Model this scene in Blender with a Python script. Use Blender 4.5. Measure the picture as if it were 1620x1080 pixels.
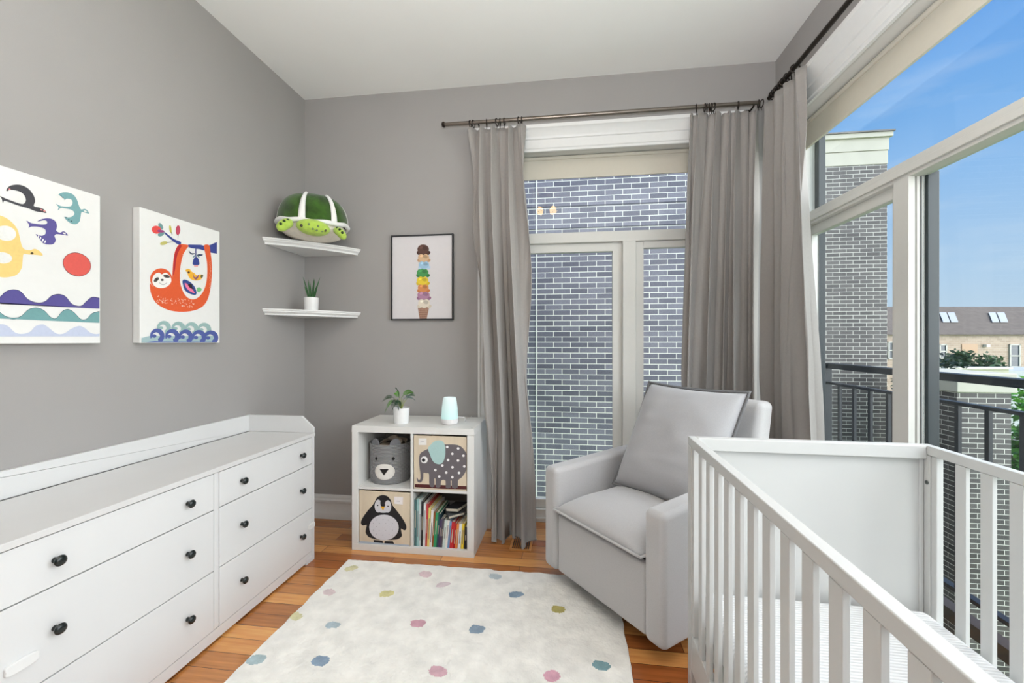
import bpy, bmesh, math, random
from mathutils import Vector, Matrix, noise
for _o in list(bpy.data.objects): bpy.data.objects.remove(_o)
random.seed(7)
S = bpy.context.scene
COL = S.collection
PI = math.pi
# ------------------------------------------------------------------ camera, sky, light, exposure
TH = math.radians(7.65); CS, SN = math.cos(TH), math.sin(TH)
F = 670.0; H = 1.285
cam = bpy.data.cameras.new('camera'); cam.sensor_width = 36; cam.lens = F/1620*36; cam.clip_start = .02; cam.clip_end = 400
co = bpy.data.objects.new('camera', cam); COL.objects.link(co)
co.location = (0, 0, H); co.rotation_euler = (PI/2, 0, TH)
S.camera = co
S.view_settings.view_transform = 'Standard'; S.view_settings.look = 'None'
S.view_settings.exposure = 0.0; S.view_settings.gamma = 1.0; S.view_settings.use_curve_mapping = False
def lin(c):
    return tuple(((v/255)/12.92 if v/255 <= .04045 else ((v/255+.055)/1.055)**2.4) for v in c)
W = bpy.data.worlds.new('sky'); S.world = W; W.use_nodes = True
nt = W.node_tree; nt.nodes.clear()
tc = nt.nodes.new('ShaderNodeTexCoord'); sp = nt.nodes.new('ShaderNodeSeparateXYZ'); cr = nt.nodes.new('ShaderNodeValToRGB')
nz = nt.nodes.new('ShaderNodeTexNoise'); nz.inputs['Scale'].default_value = 3.0; nz.inputs['Detail'].default_value = 6
mpw = nt.nodes.new('ShaderNodeMapping'); mpw.inputs['Scale'].default_value = (1, 1, 4)
cl = nt.nodes.new('ShaderNodeValToRGB'); cl.color_ramp.elements[0].position = .56; cl.color_ramp.elements[1].position = .8
cl.color_ramp.elements[0].color = (0,0,0,1); cl.color_ramp.elements[1].color = (.35,.35,.35,1)
mx = nt.nodes.new('ShaderNodeMixRGB'); mx.inputs[2].default_value = (.9,.95,1,1)
bg = nt.nodes.new('ShaderNodeBackground'); wo = nt.nodes.new('ShaderNodeOutputWorld')
nt.links.new(tc.outputs['Generated'], sp.inputs[0]); nt.links.new(sp.outputs['Z'], cr.inputs[0])
nt.links.new(tc.outputs['Generated'], mpw.inputs[0]); nt.links.new(mpw.outputs[0], nz.inputs[0])
nt.links.new(nz.outputs[0], cl.inputs[0]); nt.links.new(cl.outputs[0], mx.inputs[0]); nt.links.new(cr.outputs[0], mx.inputs[1])
nt.links.new(mx.outputs[0], bg.inputs[0]); nt.links.new(bg.outputs[0], wo.inputs[0])
e = cr.color_ramp.elements
e[0].position = 0.0; e[0].color = (*lin((205,224,240)), 1)
e[1].position = .5; e[1].color = (*lin((104,166,242)), 1)
for p_, c_ in ((.12,(186,216,246)), (.26,(156,200,248)), (.38,(128,184,246)), (.9,(90,150,235))):
    n_ = e.new(p_); n_.color = (*lin(c_), 1)
bg.inputs['Strength'].default_value = 1.0
def light(name, kind, loc, tgt, energy, size=None, color=(1,1,1), angle=None, sizey=None):
    l = bpy.data.lights.new(name, kind); l.energy = energy; l.color = color
    if kind == 'AREA':
        l.shape = 'RECTANGLE'; l.size = size; l.size_y = sizey or size
    if kind == 'POINT': l.shadow_soft_size = size
    if angle is not None: l.angle = angle
    o = bpy.data.objects.new(name, l); COL.objects.link(o); o.location = loc
    d = Vector(tgt) - Vector(loc); o.rotation_euler = d.to_track_quat('-Z', 'Y').to_euler()
    return o
light('sun', 'SUN', (6, -1.4, 4.2), (0, 1.2, 1.2), 9.5, color=(1,.99,.975), angle=math.radians(90))
light('bounce_fill', 'AREA', (0, -.1, 1.6), (0, -.1, 3.0), 102, size=.7, color=(.93,.965,1))  # added fill light bounced off the ceiling, no such lamp in the room

# ------------------------------------------------------------------ pixel <-> world maths (rays of the photographed frame)
def ray(px, py):
    u = px-810
    return (-SN*F + CS*u, CS*F + SN*u, 540-py)
def onx(X, px, py): d = ray(px, py); t = X/d[0]; return Vector((X, d[1]*t, H+d[2]*t))
def ony(Y, px, py): d = ray(px, py); t = Y/d[1]; return Vector((d[0]*t, Y, H+d[2]*t))
def onz(Z, px, py): d = ray(px, py); t = (Z-H)/d[2]; return Vector((d[0]*t, d[1]*t, Z))

# ------------------------------------------------------------------ materials
MATS = {}
def mat(name, c, rough=.5, metal=0, var=.03, nscale=40, bump=0, bscale=200, spec=.5, emit=0, transl=0, sheen=0, alpha=None, stretch=(1,1,1), coat=0):
    if name in MATS: return MATS[name]
    m = bpy.data.materials.new(name); m.use_nodes = True; n = m.node_tree; b = n.nodes['Principled BSDF']
    c = lin(c)
    t = n.nodes.new('ShaderNodeTexCoord'); mp = n.nodes.new('ShaderNodeMapping'); mp.inputs['Scale'].default_value = stretch
    n.links.new(t.outputs['Object'], mp.inputs[0])
    no = n.nodes.new('ShaderNodeTexNoise'); no.inputs['Scale'].default_value = nscale; no.inputs['Detail'].default_value = 4
    n.links.new(mp.outputs[0], no.inputs[0])
    r = n.nodes.new('ShaderNodeValToRGB'); r.color_ramp.elements[0].position = .3; r.color_ramp.elements[1].position = .7
    r.color_ramp.elements[0].color = (*[max(0,v*(1-var)) for v in c], 1); r.color_ramp.elements[1].color = (*[min(1,v*(1+var)) for v in c], 1)
    n.links.new(no.outputs[0], r.inputs[0]); n.links.new(r.outputs[0], b.inputs['Base Color'])
    b.inputs['Roughness'].default_value = rough; b.inputs['Metallic'].default_value = metal
    b.inputs['Specular IOR Level'].default_value = spec
    b.inputs['Coat Weight'].default_value = coat
    if sheen: b.inputs['Sheen Weight'].default_value = sheen
    if emit:
        n.links.new(r.outputs[0], b.inputs['Emission Color']); b.inputs['Emission Strength'].default_value = emit
    if bump:
        n2 = n.nodes.new('ShaderNodeTexNoise'); n2.inputs['Scale'].default_value = bscale; n2.inputs['Detail'].default_value = 5
        n.links.new(mp.outputs[0], n2.inputs[0])
        bp = n.nodes.new('ShaderNodeBump'); bp.inputs['Strength'].default_value = bump; bp.inputs['Distance'].default_value = .004
        n.links.new(n2.outputs[0], bp.inputs['Height']); n.links.new(bp.outputs[0], b.inputs['Normal'])
    if transl:
        tr = n.nodes.new('ShaderNodeBsdfTranslucent'); ms = n.nodes.new('ShaderNodeMixShader'); ms.inputs[0].default_value = transl
        n.links.new(r.outputs[0], tr.inputs[0]); n.links.new(b.outputs[0], ms.inputs[1]); n.links.new(tr.outputs[0], ms.inputs[2])
        n.links.new(ms.outputs[0], n.nodes['Material Output'].inputs[0])
    MATS[name] = m; return m
def glass_mat():
    m = bpy.data.materials.new('window glass'); m.use_nodes = True; n = m.node_tree; n.nodes.clear()
    tr = n.nodes.new('ShaderNodeBsdfTransparent'); tr.inputs[0].default_value = (.95,.97,.965,1)
    gl = n.nodes.new('ShaderNodeBsdfGlossy'); gl.inputs['Roughness'].default_value = 0.0
    lw = n.nodes.new('ShaderNodeLayerWeight'); pw = n.nodes.new('ShaderNodeMath'); pw.operation = 'POWER'; pw.inputs[1].default_value = 5
    ma = n.nodes.new('ShaderNodeMath'); ma.operation = 'MULTIPLY_ADD'; ma.inputs[1].default_value = .5; ma.inputs[2].default_value = .018
    ms = n.nodes.new('ShaderNodeMixShader'); o = n.nodes.new('ShaderNodeOutputMaterial')
    n.links.new(lw.outputs['Facing'], pw.inputs[0]); n.links.new(pw.outputs[0], ma.inputs[0])
    n.links.new(ma.outputs[0], ms.inputs[0]); n.links.new(tr.outputs[0], ms.inputs[1]); n.links.new(gl.outputs[0], ms.inputs[2]); n.links.new(ms.outputs[0], o.inputs[0])
    return m
def brick_mat(name, c1, c2, mortar, w=.213, h=.0677, ms_=.0048, rough=.5, off=(0,0,0), spec=.5):
    m = bpy.data.materials.new(name); m.use_nodes = True; n = m.node_tree; b = n.nodes['Principled BSDF']
    g = n.nodes.new('ShaderNodeNewGeometry'); s = n.nodes.new('ShaderNodeSeparateXYZ'); n.links.new(g.outputs['Position'], s.inputs[0])
    ad = n.nodes.new('ShaderNodeMath'); n.links.new(s.outputs[0], ad.inputs[0]); n.links.new(s.outputs[1], ad.inputs[1])
    cb = n.nodes.new('ShaderNodeCombineXYZ'); n.links.new(ad.outputs[0], cb.inputs[0]); n.links.new(s.outputs[2], cb.inputs[1])
    mp = n.nodes.new('ShaderNodeMapping'); mp.inputs['Location'].default_value = off; n.links.new(cb.outputs[0], mp.inputs[0])
    t = n.nodes.new('ShaderNodeTexBrick'); n.links.new(mp.outputs[0], t.inputs[0])
    t.inputs['Scale'].default_value = 1; t.inputs['Brick Width'].default_value = w; t.inputs['Row Height'].default_value = h
    t.inputs['Mortar Size'].default_value = ms_; t.inputs['Mortar Smooth'].default_value = .1
    t.inputs['Color1'].default_value = (*lin(c1),1); t.inputs['Color2'].default_value = (*lin(c2),1); t.inputs['Mortar'].default_value = (*lin(mortar),1)
    no = n.nodes.new('ShaderNodeTexNoise'); no.inputs['Scale'].default_value = 60; n.links.new(g.outputs['Position'], no.inputs[0])
    mm = n.nodes.new('ShaderNodeMixRGB'); mm.blend_type = 'OVERLAY'; mm.inputs[0].default_value = .25
    n.links.new(t.outputs[0], mm.inputs[1]); n.links.new(no.outputs[0], mm.inputs[2]); n.links.new(mm.outputs[0], b.inputs['Base Color'])
    bp = n.nodes.new('ShaderNodeBump'); bp.invert = True; bp.inputs['Distance'].default_value = .008; bp.inputs['Strength'].default_value = .6
    n.links.new(t.outputs['Fac'], bp.inputs['Height']); n.links.new(bp.outputs[0], b.inputs['Normal'])
    b.inputs['Roughness'].default_value = rough; b.inputs['Specular IOR Level'].default_value = spec
    return m
def wood_floor_mat():
    m = bpy.data.materials.new('cherry plank floor'); m.use_nodes = True; n = m.node_tree; b = n.nodes['Principled BSDF']
    g = n.nodes.new('ShaderNodeNewGeometry')
    t = n.nodes.new('ShaderNodeTexBrick'); n.links.new(g.outputs['Position'], t.inputs[0])
    t.offset = .37; t.inputs['Scale'].default_value = 1; t.inputs['Brick Width'].default_value = .75; t.inputs['Row Height'].default_value = .083
    t.inputs['Mortar Size'].default_value = .0012; t.inputs['Mortar Smooth'].default_value = .2; t.inputs['Bias'].default_value = 0
    t.inputs['Color1'].default_value = (*lin((146,78,36)),1); t.inputs['Color2'].default_value = (*lin((226,160,92)),1); t.inputs['Mortar'].default_value = (*lin((60,26,12)),1)
    mp = n.nodes.new('ShaderNodeMapping'); mp.inputs['Scale'].default_value = (3, 40, 1); n.links.new(g.outputs['Position'], mp.inputs[0])
    no = n.nodes.new('ShaderNodeTexNoise'); no.inputs['Scale'].default_value = 1.4; no.inputs['Detail'].default_value = 8; n.links.new(mp.outputs[0], no.inputs[0])
    mm = n.nodes.new('ShaderNodeMixRGB'); mm.blend_type = 'OVERLAY'; mm.inputs[0].default_value = .55
    n.links.new(t.outputs[0], mm.inputs[1]); n.links.new(no.outputs[0], mm.inputs[2]); n.links.new(mm.outputs[0], b.inputs['Base Color'])
    b.inputs['Roughness'].default_value = .24; b.inputs['Coat Weight'].default_value = .3; b.inputs['Coat Roughness'].default_value = .12
    return m
M_wall = mat('grey wall paint', (162,159,157), .75, var=.015, nscale=3, bump=.08, bscale=300)
M_ceil = mat('white ceiling paint', (242,241,238), .85, var=.01, nscale=3)
M_trim = mat('white trim paint', (226,226,225), .4, var=.01)
M_sash = mat('cream window frame', (214,213,208), .45, var=.01)
M_white = mat('white lacquer', (217,217,217), .38, var=.006, nscale=8)
M_dtop = mat('white dresser top', (212,211,210), .3, var=.01, nscale=8)
M_crib = mat('white crib paint', (203,203,201), .36, var=.006, nscale=8)
M_shelf = mat('white foil laminate', (224,223,220), .4, var=.01, nscale=8)
M_black = mat('black knob enamel', (22,30,30), .25, var=.05)
M_dark = mat('dark iron paint', (14,22,34), .45, var=.08)
M_green = mat('dark green window cladding', (10,28,36), .4, var=.06)
M_bronze = mat('brushed nickel rod', (128,120,112), .32, metal=.9, var=.06)
M_ring = mat('dark bronze ring', (62,56,52), .35, metal=.85, var=.08)
M_cloth = mat('grey curtain cloth', (164,159,155), .85, var=.03, nscale=90, bump=.15, bscale=500, transl=.13, sheen=.2)
M_roller = mat('beige roller shade', (222,216,202), .8, var=.01, transl=.12)
M_chair = mat('light grey chair linen', (186,184,184), .95, var=.05, nscale=260, bump=.2, bscale=700, sheen=.4)
M_pillow = mat('grey pillow linen', (172,171,173), .95, var=.05, nscale=260, bump=.2, bscale=700, sheen=.4)
M_glass = glass_mat()
M_brickN = brick_mat('slate grey brick wall', (96,94,106), (130,127,138), (232,228,218), off=(.03,.01,0), rough=.4)
M_brickT = brick_mat('grey brick tower', (62,58,58), (90,85,83), (206,201,192), off=(.07,.02,0))
M_brickF = brick_mat('tan brick', (168,142,120), (188,162,140), (196,178,160), w=.6, h=.2, ms_=.012)
M_stone = mat('cream limestone', (202,196,180), .7, var=.04, nscale=4)
M_floor = wood_floor_mat()

# ------------------------------------------------------------------ mesh builder
def TRS(loc=(0,0,0), rz=0, rx=0, ry=0, s=(1,1,1)):
    return Matrix.Translation(loc) @ Matrix.Rotation(rz,4,'Z') @ Matrix.Rotation(ry,4,'Y') @ Matrix.Rotation(rx,4,'X') @ Matrix.Diagonal((*s,1))
class MB:
    def __init__(s): s.v = []; s.f = []; s.m = []
    def add(s, vs, fs, m=0, T=None):
        o = len(s.v)
        s.v += [ (T @ Vector(p)) if T else Vector(p) for p in vs]
        s.f += [tuple(i+o for i in f) for f in fs]; s.m += [m]*len(fs); return s
    def box(s, x0,x1,y0,y1,z0,z1, m=0, T=None):
        vs = [(x,y,z) for x in (x0,x1) for y in (y0,y1) for z in (z0,z1)]
        return s.add(vs, [(0,1,3,2),(4,6,7,5),(0,4,5,1),(2,3,7,6),(0,2,6,4),(1,5,7,3)], m, T)
    def prism(s, pts, d, m=0, T=None):       # closed planar polygon of 3-D points, swept by the vector d
        n = len(pts); d = Vector(d); a = [Vector(p) for p in pts]; b = [p+d for p in a]
        fs = [tuple(reversed(range(n))), tuple(range(n,2*n))] + [(i,(i+1)%n,n+(i+1)%n,n+i) for i in range(n)]
        return s.add(a+b, fs, m, T)
    def tube(s, path, r, seg=10, m=0, T=None, cap=True, closed=False):
        path = [Vector(p) for p in path]; n = len(path); vs = []; fs = []
        rr = r if hasattr(r, '__len__') else [r]*n
        up = None
        for i, p in enumerate(path):
            if closed: d = path[(i+1)%n]-path[i-1]
            else: d = path[min(i+1,n-1)]-path[max(i-1,0)]
            d.normalize()
            if up is None: up = Vector((0,0,1)) if abs(d.z) < .9 else Vector((1,0,0))
            a = d.cross(up).normalized(); up2 = a.cross(d).normalized(); up = up2
            for k in range(seg):
                q = 2*PI*k/seg; vs.append(p + a*(math.cos(q)*rr[i]) + up2*(math.sin(q)*rr[i]))
        for i in range(n if closed else n-1):
            j = (i+1)%n
            for k in range(seg): fs.append((i*seg+k, i*seg+(k+1)%seg, j*seg+(k+1)%seg, j*seg+k))
        if cap and not closed: fs.append(tuple(range(seg))[::-1]); fs.append(tuple(range((n-1)*seg, n*seg)))
        return s.add(vs, fs, m, T)
    def lathe(s, prof, c=(0,0,0), seg=32, m=0, T=None):     # prof: (r, z)
        vs = []; fs = []; n = len(prof)
        for r, z in prof:
            for k in range(seg): q = 2*PI*k/seg; vs.append((c[0]+r*math.cos(q), c[1]+r*math.sin(q), c[2]+z))
        for i in range(n-1):
            for k in range(seg): fs.append((i*seg+k, i*seg+(k+1)%seg, (i+1)*seg+(k+1)%seg, (i+1)*seg+k))
        if prof[0][0] > 1e-4: fs.append(tuple(range(seg))[::-1])
        if prof[-1][0] > 1e-4: fs.append(tuple(range((n-1)*seg, n*seg)))
        return s.add(vs, fs, m, T)
    def ball(s, c, r, m=0, T=None, seg=20, rings=12, R=None):
        r = r if hasattr(r,'__len__') else (r,r,r); vs = []; fs = []
        for i in range(rings+1):
            a = PI*i/rings
            for k in range(seg):
                q = 2*PI*k/seg; p = Vector((r[0]*math.sin(a)*math.cos(q), r[1]*math.sin(a)*math.sin(q), r[2]*math.cos(a)))
                if R: p = R @ p
                vs.append(p+Vector(c))
        for i in range(rings):
            for k in range(seg): fs.append((i*seg+k, (i+1)*seg+k, (i+1)*seg+(k+1)%seg, i*seg+(k+1)%seg))
        return s.add(vs, fs, m, T)
    def grid(s, fn, nu, nv, m=0, T=None, closeu=False):
        vs = [fn(i/nu, j/nv) for j in range(nv+1) for i in range(nu+1)]
        fs = [(j*(nu+1)+i, j*(nu+1)+i+1, (j+1)*(nu+1)+i+1, (j+1)*(nu+1)+i) for j in range(nv) for i in range(nu)]
        return s.add(vs, fs, m, T)
    def build(s, name, mats, parent=None, bevel=0, seg=2, smooth=True, ang=.7, solid=0, sub=0, local=False, weld=True):
        me = bpy.data.meshes.new(name)
        if not isinstance(mats, (list,tuple)): mats = [mats]
        vs = s.v; loc = None
        if parent is not None:
            if not local:
                root = parent
                while root.parent: root = root.parent
                inv = root.matrix_basis.inverted(); vs = [inv @ p for p in vs]
        else:
            xs = [p.x for p in vs]; ys = [p.y for p in vs]; zs = [p.z for p in vs]
            loc = Vector(((min(xs)+max(xs))/2, (min(ys)+max(ys))/2, min(zs))); vs = [p-loc for p in vs]
        me.from_pydata([tuple(p) for p in vs], [], s.f); me.update()
        for mm in mats: me.materials.append(mm)
        for p, mi in zip(me.polygons, s.m): p.material_index = mi
        bm = bmesh.new(); bm.from_mesh(me)
        if weld: bmesh.ops.remove_doubles(bm, verts=bm.verts, dist=1e-6)
        if weld: bmesh.ops.recalc_face_normals(bm, faces=bm.faces)
        bm.to_mesh(me); bm.free()
        if smooth:
            for p in me.polygons: p.use_smooth = True
            me.set_sharp_from_angle(angle=ang)
        o = bpy.data.objects.new(name, me); COL.objects.link(o)
        if parent is not None: o.parent = parent
        else: o.location = loc
        if bevel:
            b = o.modifiers.new('bevel', 'BEVEL'); b.width = bevel; b.segments = seg; b.limit_method = 'ANGLE'; b.angle_limit = .6; b.harden_normals = True
        if solid:
            q = o.modifiers.new('solid', 'SOLIDIFY'); q.thickness = solid; q.offset = 0
        if sub:
            q = o.modifiers.new('sub', 'SUBSURF'); q.levels = sub; q.render_levels = sub
        return o
def tag(o, label=None, cat=None, group=None, kind=None):
    if label: o['label'] = label
    if cat: o['category'] = cat
    if group: o['group'] = group
    if kind: o['kind'] = kind
    return o
def empty(name, loc=(0,0,0), rz=0):
    o = bpy.data.objects.new(name, None); COL.objects.link(o); o.location = loc; o.rotation_euler = (0,0,rz); o.empty_display_size = .1
    o.matrix_basis = TRS(loc, rz); return o
def struct(o): o['kind'] = 'structure'; return o
def dup(root, loc=None, rz=None):
    def cp(o, par):
        c = o.copy(); COL.objects.link(c)
        if par: c.parent = par
        for ch in [x for x in bpy.data.objects if x.parent == o]: cp(ch, c)
        return c
    r = cp(root, None)
    if loc is not None: r.location = loc
    if rz is not None: r.rotation_euler = (0,0,rz)
    return r
def smoothpts(pts, n=4, closed=True):
    out = []; L = len(pts)
    for i in range(L if closed else L-1):
        g = lambda k: pts[k%L] if closed else pts[max(0,min(L-1,k))]
        p0,p1,p2,p3 = g(i-1),g(i),g(i+1),g(i+2)
        for k in range(n):
            t = k/n
            out.append(tuple(.5*((2*b)+(-a+c)*t+(2*a-5*b+4*c-d)*t*t+(-a+3*b-3*c+d)*t**3) for a,b,c,d in zip(p0,p1,p2,p3)))
    if not closed: out.append(tuple(pts[-1]))
    return out
def ell(cx, cy, rx, ry, rot=0, n=28):
    c, s_ = math.cos(rot), math.sin(rot)
    return [(cx+rx*math.cos(2*PI*k/n)*c-ry*math.sin(2*PI*k/n)*s_, cy+rx*math.cos(2*PI*k/n)*s_+ry*math.sin(2*PI*k/n)*c) for k in range(n)]
class Art:      # flat print: coloured shapes in layers on a plane; P(x, y, lift) gives the point
    def __init__(s, P, step=.00005): s.mb = MB(); s.P = P; s.mats = []; s.k = 1; s.step = step
    def poly(s, pts, rgb, rough=.7, up=True):
        key = 'print ink %d %d %d' % rgb
        m = mat(key, rgb, rough, var=.03, nscale=120)
        if m not in s.mats: s.mats.append(m)
        if up: s.k += 1
        s.mb.add([s.P(x, y, s.k*s.step) for x, y in pts], [tuple(range(len(pts)))], s.mats.index(m))
    def build(s, name, parent): return s.mb.build(name, s.mats, parent, smooth=False, weld=False)

# ------------------------------------------------------------------ room shell
XL, XR, YB, ZC, YR = -1.923, 1.297, 2.88, 3.058, -1.6
WX, WY = 1.43, 3.03          # inner faces of the window frames
struct(MB().box(XL-.2, 1.56, YR-.2, 3.1, -.12, 0).build('floor', M_floor))
struct(MB().box(XL-.2, XR+.3, YR-.2, YB+.3, ZC, ZC+.15).build('ceiling', M_ceil))
struct(MB().box(XL-.2, XL, YR-.2, YB+.3, 0, ZC).build('wall_left', M_wall))
struct(MB().box(XL, XR+.3, YR-.2, YR, 0, ZC).build('wall_rear', M_wall))
BX0, BX1, WT, WB = -.53, .98, 2.62, .0     # opening in the back wall
b = MB(); b.box(XL, BX0, YB, YB+.26, 0, ZC); b.box(BX0, BX1, YB, YB+.26, WT, ZC); b.box(BX1, XR+.26, YB, YB+.26, 0, ZC)
struct(b.build('wall_back', M_wall))
RY0, RY1 = -.9, 2.86
b = MB(); b.box(XR, XR+.12, RY1, YB, 0, ZC); b.box(XR, XR+.26, RY0, RY1, WT, ZC); b.box(XR, XR+.26, YR, RY0, 0, ZC)
struct(b.build('wall_right', M_wall))
# baseboards, crown casing over the windows
base_prof = [(0,0),(.022,0),(.022,.045),(.018,.05),(.018,.115),(.024,.12),(.024,.135),(.014,.145),(.014,.158),(.006,.172),(0,.172)]
b = MB(); b.prism([(XL+.001, YB-a, z+.001) for a, z in base_prof], (BX0-.1-XL-.001, 0, 0)); struct(b.build('baseboard_back', M_trim))
b = MB(); b.prism([(XL+a, YR, z+.001) for a, z in base_prof], (0, YB-.026-YR, 0)); struct(b.build('baseboard_left', M_trim))
cas = [(0,2.57),(.016,2.57),(.016,2.585),(.022,2.59),(.022,2.645),(.03,2.65),(.034,2.665),(.05,2.68),(.056,2.695),(.072,2.705),(.076,2.725),(0,2.725)]
b = MB(); b.prism([(BX0-.1, YB-a, z) for a, z in cas], (BX1-BX0+.2, 0, 0))
b.box(BX0-.09, BX0, YB-.018, YB, 0, 2.575); b.box(BX0-.09, BX0-.075, YB-.03, YB-.018, 0, 2.575)
b.box(BX1, BX1+.09, YB-.018, YB, 0, 2.575)
struct(b.build('trim_1', M_trim))
b = MB(); b.prism([(XR-a, RY0-.1, z) for a, z in cas], (0, YB-.08-RY0+.1, 0))
struct(b.build('trim_2', M_trim))

# back window -------------------------------------------------------
w1 = struct(empty('window_1', ((BX0+BX1)/2, WY, 0)))
fr = MB()
fr.box(BX0, BX0+.05, YB+.002, WY+.09, 0, WT); fr.box(BX1-.05, BX1, YB+.002, WY+.09, 0, WT)
fr.box(BX0, BX1, YB+.02, WY+.09, WT-.03, WT)
fr.box(BX0, BX1, WY, WY+.09, 0, .085); fr.box(BX0, BX1, WY-.02, WY, 0, .03)
fr.box(BX0, BX1, WY, WY+.09, 1.985, 2.058)
fr.build('window_frame', M_sash, w1, bevel=.003)
MB().box(.372, .462, WY-.006, WY+.09, .085, 1.985).build('mullion', M_sash, w1, bevel=.004)
def sash(a0, a1, z0, z1, w, d0, d1, par, axis='x'):
    q = MB()
    for (p, r, s0, s1) in ((a0,a0+w,z0,z1), (a1-w,a1,z0,z1), (a0+w,a1-w,z0,z0+w), (a0+w,a1-w,z1-w,z1)):
        if axis == 'x': q.box(p, r, d0, d1, s0, s1)
        else: q.box(d0, d1, p, r, s0, s1)
    o = q.build('sash', M_sash, par, bevel=.004)
    q = MB()
    if axis == 'x': q.box(a0+w, a1-w, (d0+d1)/2, (d0+d1)/2+.004, z0+w, z1-w)
    else: q.box((d0+d1)/2, (d0+d1)/2+.004, a0+w, a1-w, z0+w, z1-w)
    q.build('pane', M_glass, o, smooth=False)
    return o
sash(BX0+.05, .372, .085, 1.985, .062, WY+.03, WY+.075, w1)
sash(.462, BX1-.05, .085, 1.985, .05, WY+.015, WY+.06, w1)
MB().box(BX0+.05, BX1-.05, WY+.045, WY+.049, 2.058, WT-.03).build('pane', M_glass, w1, smooth=False)
b = MB(); b.box(BX0+.052, BX1-.052, WY-.03, WY-.027, 2.45, 2.59); b.box(BX0+.052, BX1-.052, WY-.035, WY-.022, 2.43, 2.455)
b.tube([(BX0+.052, WY-.035, 2.575), (BX1-.052, WY-.035, 2.575)], .012, 12)
tag(b.build('roller_shade', M_roller), 'beige roller shade rolled up at the top of the window between the curtains', 'window shade')
# right window ------------------------------------------------------
w2 = struct(empty('window_2', (WX, (RY0+RY1)/2, 0)))
fr = MB()
fr.box(XR+.002, WX+.08, RY1-.012, RY1, 0, WT); fr.box(XR+.002, WX+.08, RY0, RY0+.05, 0, WT)
fr.box(XR+.02, WX+.08, RY0, RY1, WT-.03, WT)
fr.box(WX, WX+.08, RY0, RY1, 0, .085); fr.box(WX-.02, WX, RY0, RY1, 0, .03)
fr.box(WX, WX+.07, RY0, RY1, 1.985, 2.062); fr.box(WX-.012, WX, RY0, RY1, 2.0, 2.03)
fr.build('window_frame', M_sash, w2, bevel=.003)
q = MB(); q.box(WX-.006, WX+.02, 2.0, 2.085, .085, 1.985); q.box(WX+.03, WX+.06, 2.004, 2.08, .085, 1.985); q.box(WX+.02, WX+.03, 2.03, 2.07, .085, 1.985, m=1); q.box(WX+.042, WX+.046, 2.0, 2.004, .085, 1.985, m=1)
q.build('mullion', [M_sash, mat('dark groove shade', (40,52,62), .5)], w2, bevel=.002)  # shade of the mullion grooves put in as dark-coloured strips
q = MB(); q.box(WX+.06, WX+.105, 1.99, 2.07, .05, 2.0); q.box(WX+.07, WX+.1, RY0, RY1, 2.0, 2.05); q.box(WX+.08, WX+.12, RY0, RY1, 0, .06)
q.box(WX+.08, WX+.12, RY1-.05, RY1-.005, 0, WT)
q.build('exterior_cladding', M_green, w2, bevel=.003)
sash(2.085, RY1-.012, .085, 1.985, .055, WX+.03, WX+.07, w2, axis='y')
MB().box(WX+.05, WX+.054, RY0+.05, 2.0, .085, 1.985).build('pane', M_glass, w2, smooth=False)
MB().box(WX+.05, WX+.054, RY0+.05, RY1-.012, 2.062, WT-.03).build('pane', M_glass, w2, smooth=False)
b = MB(); b.box(WX-.03, WX-.027, RY0+.052, RY1-.052, 2.45, 2.59); b.box(WX-.035, WX-.022, RY0+.052, RY1-.052, 2.43, 2.455)
b.tube([(WX-.035, RY0+.052, 2.575), (WX-.035, RY1-.052, 2.575)], .012, 12)
tag(b.build('roller_shade', M_roller), 'long beige roller shade rolled up at the top of the big side window', 'window shade')

# ------------------------------------------------------------------ dresser
DX, DY0, DY1 = -1.49, .872, 2.325
dr = tag(empty('dresser', ((XL+DX)/2, (DY0+DY1)/2, 0)), 'long white six-drawer dresser with black knobs and raised top rail by the left wall', 'dresser')
q = MB(); xb = XL+.028
q.box(xb, DX, DY1-.022, DY1, .0, .745); q.box(xb, DX, DY0, DY0+.022, 0, .745); q.box(xb, xb+.01, DY0+.022, DY1-.022, .04, .725)
q.box(xb+.01, DX-.002, 1.6125, 1.6375, .062, .725); q.box(xb+.01, DX-.004, DY0+.022, DY1-.022, .012, .058)
q.box(xb+.01, DX-.002, DY1-.075, DY1-.022, 0, .03)
q.build('body', M_white, dr, bevel=.0015)
MB().box(xb, DX+.004, DY0-.004, DY1+.003, .727, .748).build('top', M_dtop, dr, bevel=.002)
q = MB(); zt = .845
q.box(XL+.002, XL+.02, DY0, DY1, .748, zt)
for yy in (DY1-.016, DY0): q.prism([(XL+.02,yy,.7485),(DX+.002,yy,.7485),(DX+.002,yy,.779),(-1.562,yy,zt),(XL+.02,yy,zt)], (0,.016,0))
q.build('top_rail', M_white, dr, bevel=.0015)
for (y0, y1, kn) in ((1.640, 2.3005, (1.764, 2.198)), (.8955, 1.610, (1.05, 1.485))):
    for (z0, z1, zk) in ((.5725,.7235,.646), (.314,.5685,.447), (.062,.3105,.19)):
        d = MB().box(DX-.02, DX-.001, y0, y1, z0, z1).build('drawer', M_white, dr, bevel=.0015)
        for yk in kn:
            MB().lathe([(0,0),(.0085,0),(.0075,.004),(.006,.009),(.008,.013),(.0145,.017),(.016,.0215),(.0135,.026),(.007,.0285),(0,.029)], T=TRS((DX-.0015, yk, zk), ry=PI/2), seg=24).build('knob', M_black, d)
for (y, z, L) in ((.972, .402, .06), (2.292, .212, .045)):
    q = MB(); q.prism([(DX-.001, y+a, z+c) for a, c in smoothpts([(-L/2,-.014),(L/2,-.014),(L/2+.006,0),(L/2,.014),(-L/2,.014),(-L/2-.006,0)], 3)], (.009,0,0))
    tag(q.build('safety_latch', M_trim, dr, bevel=.002), 'white child safety latch')

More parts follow.
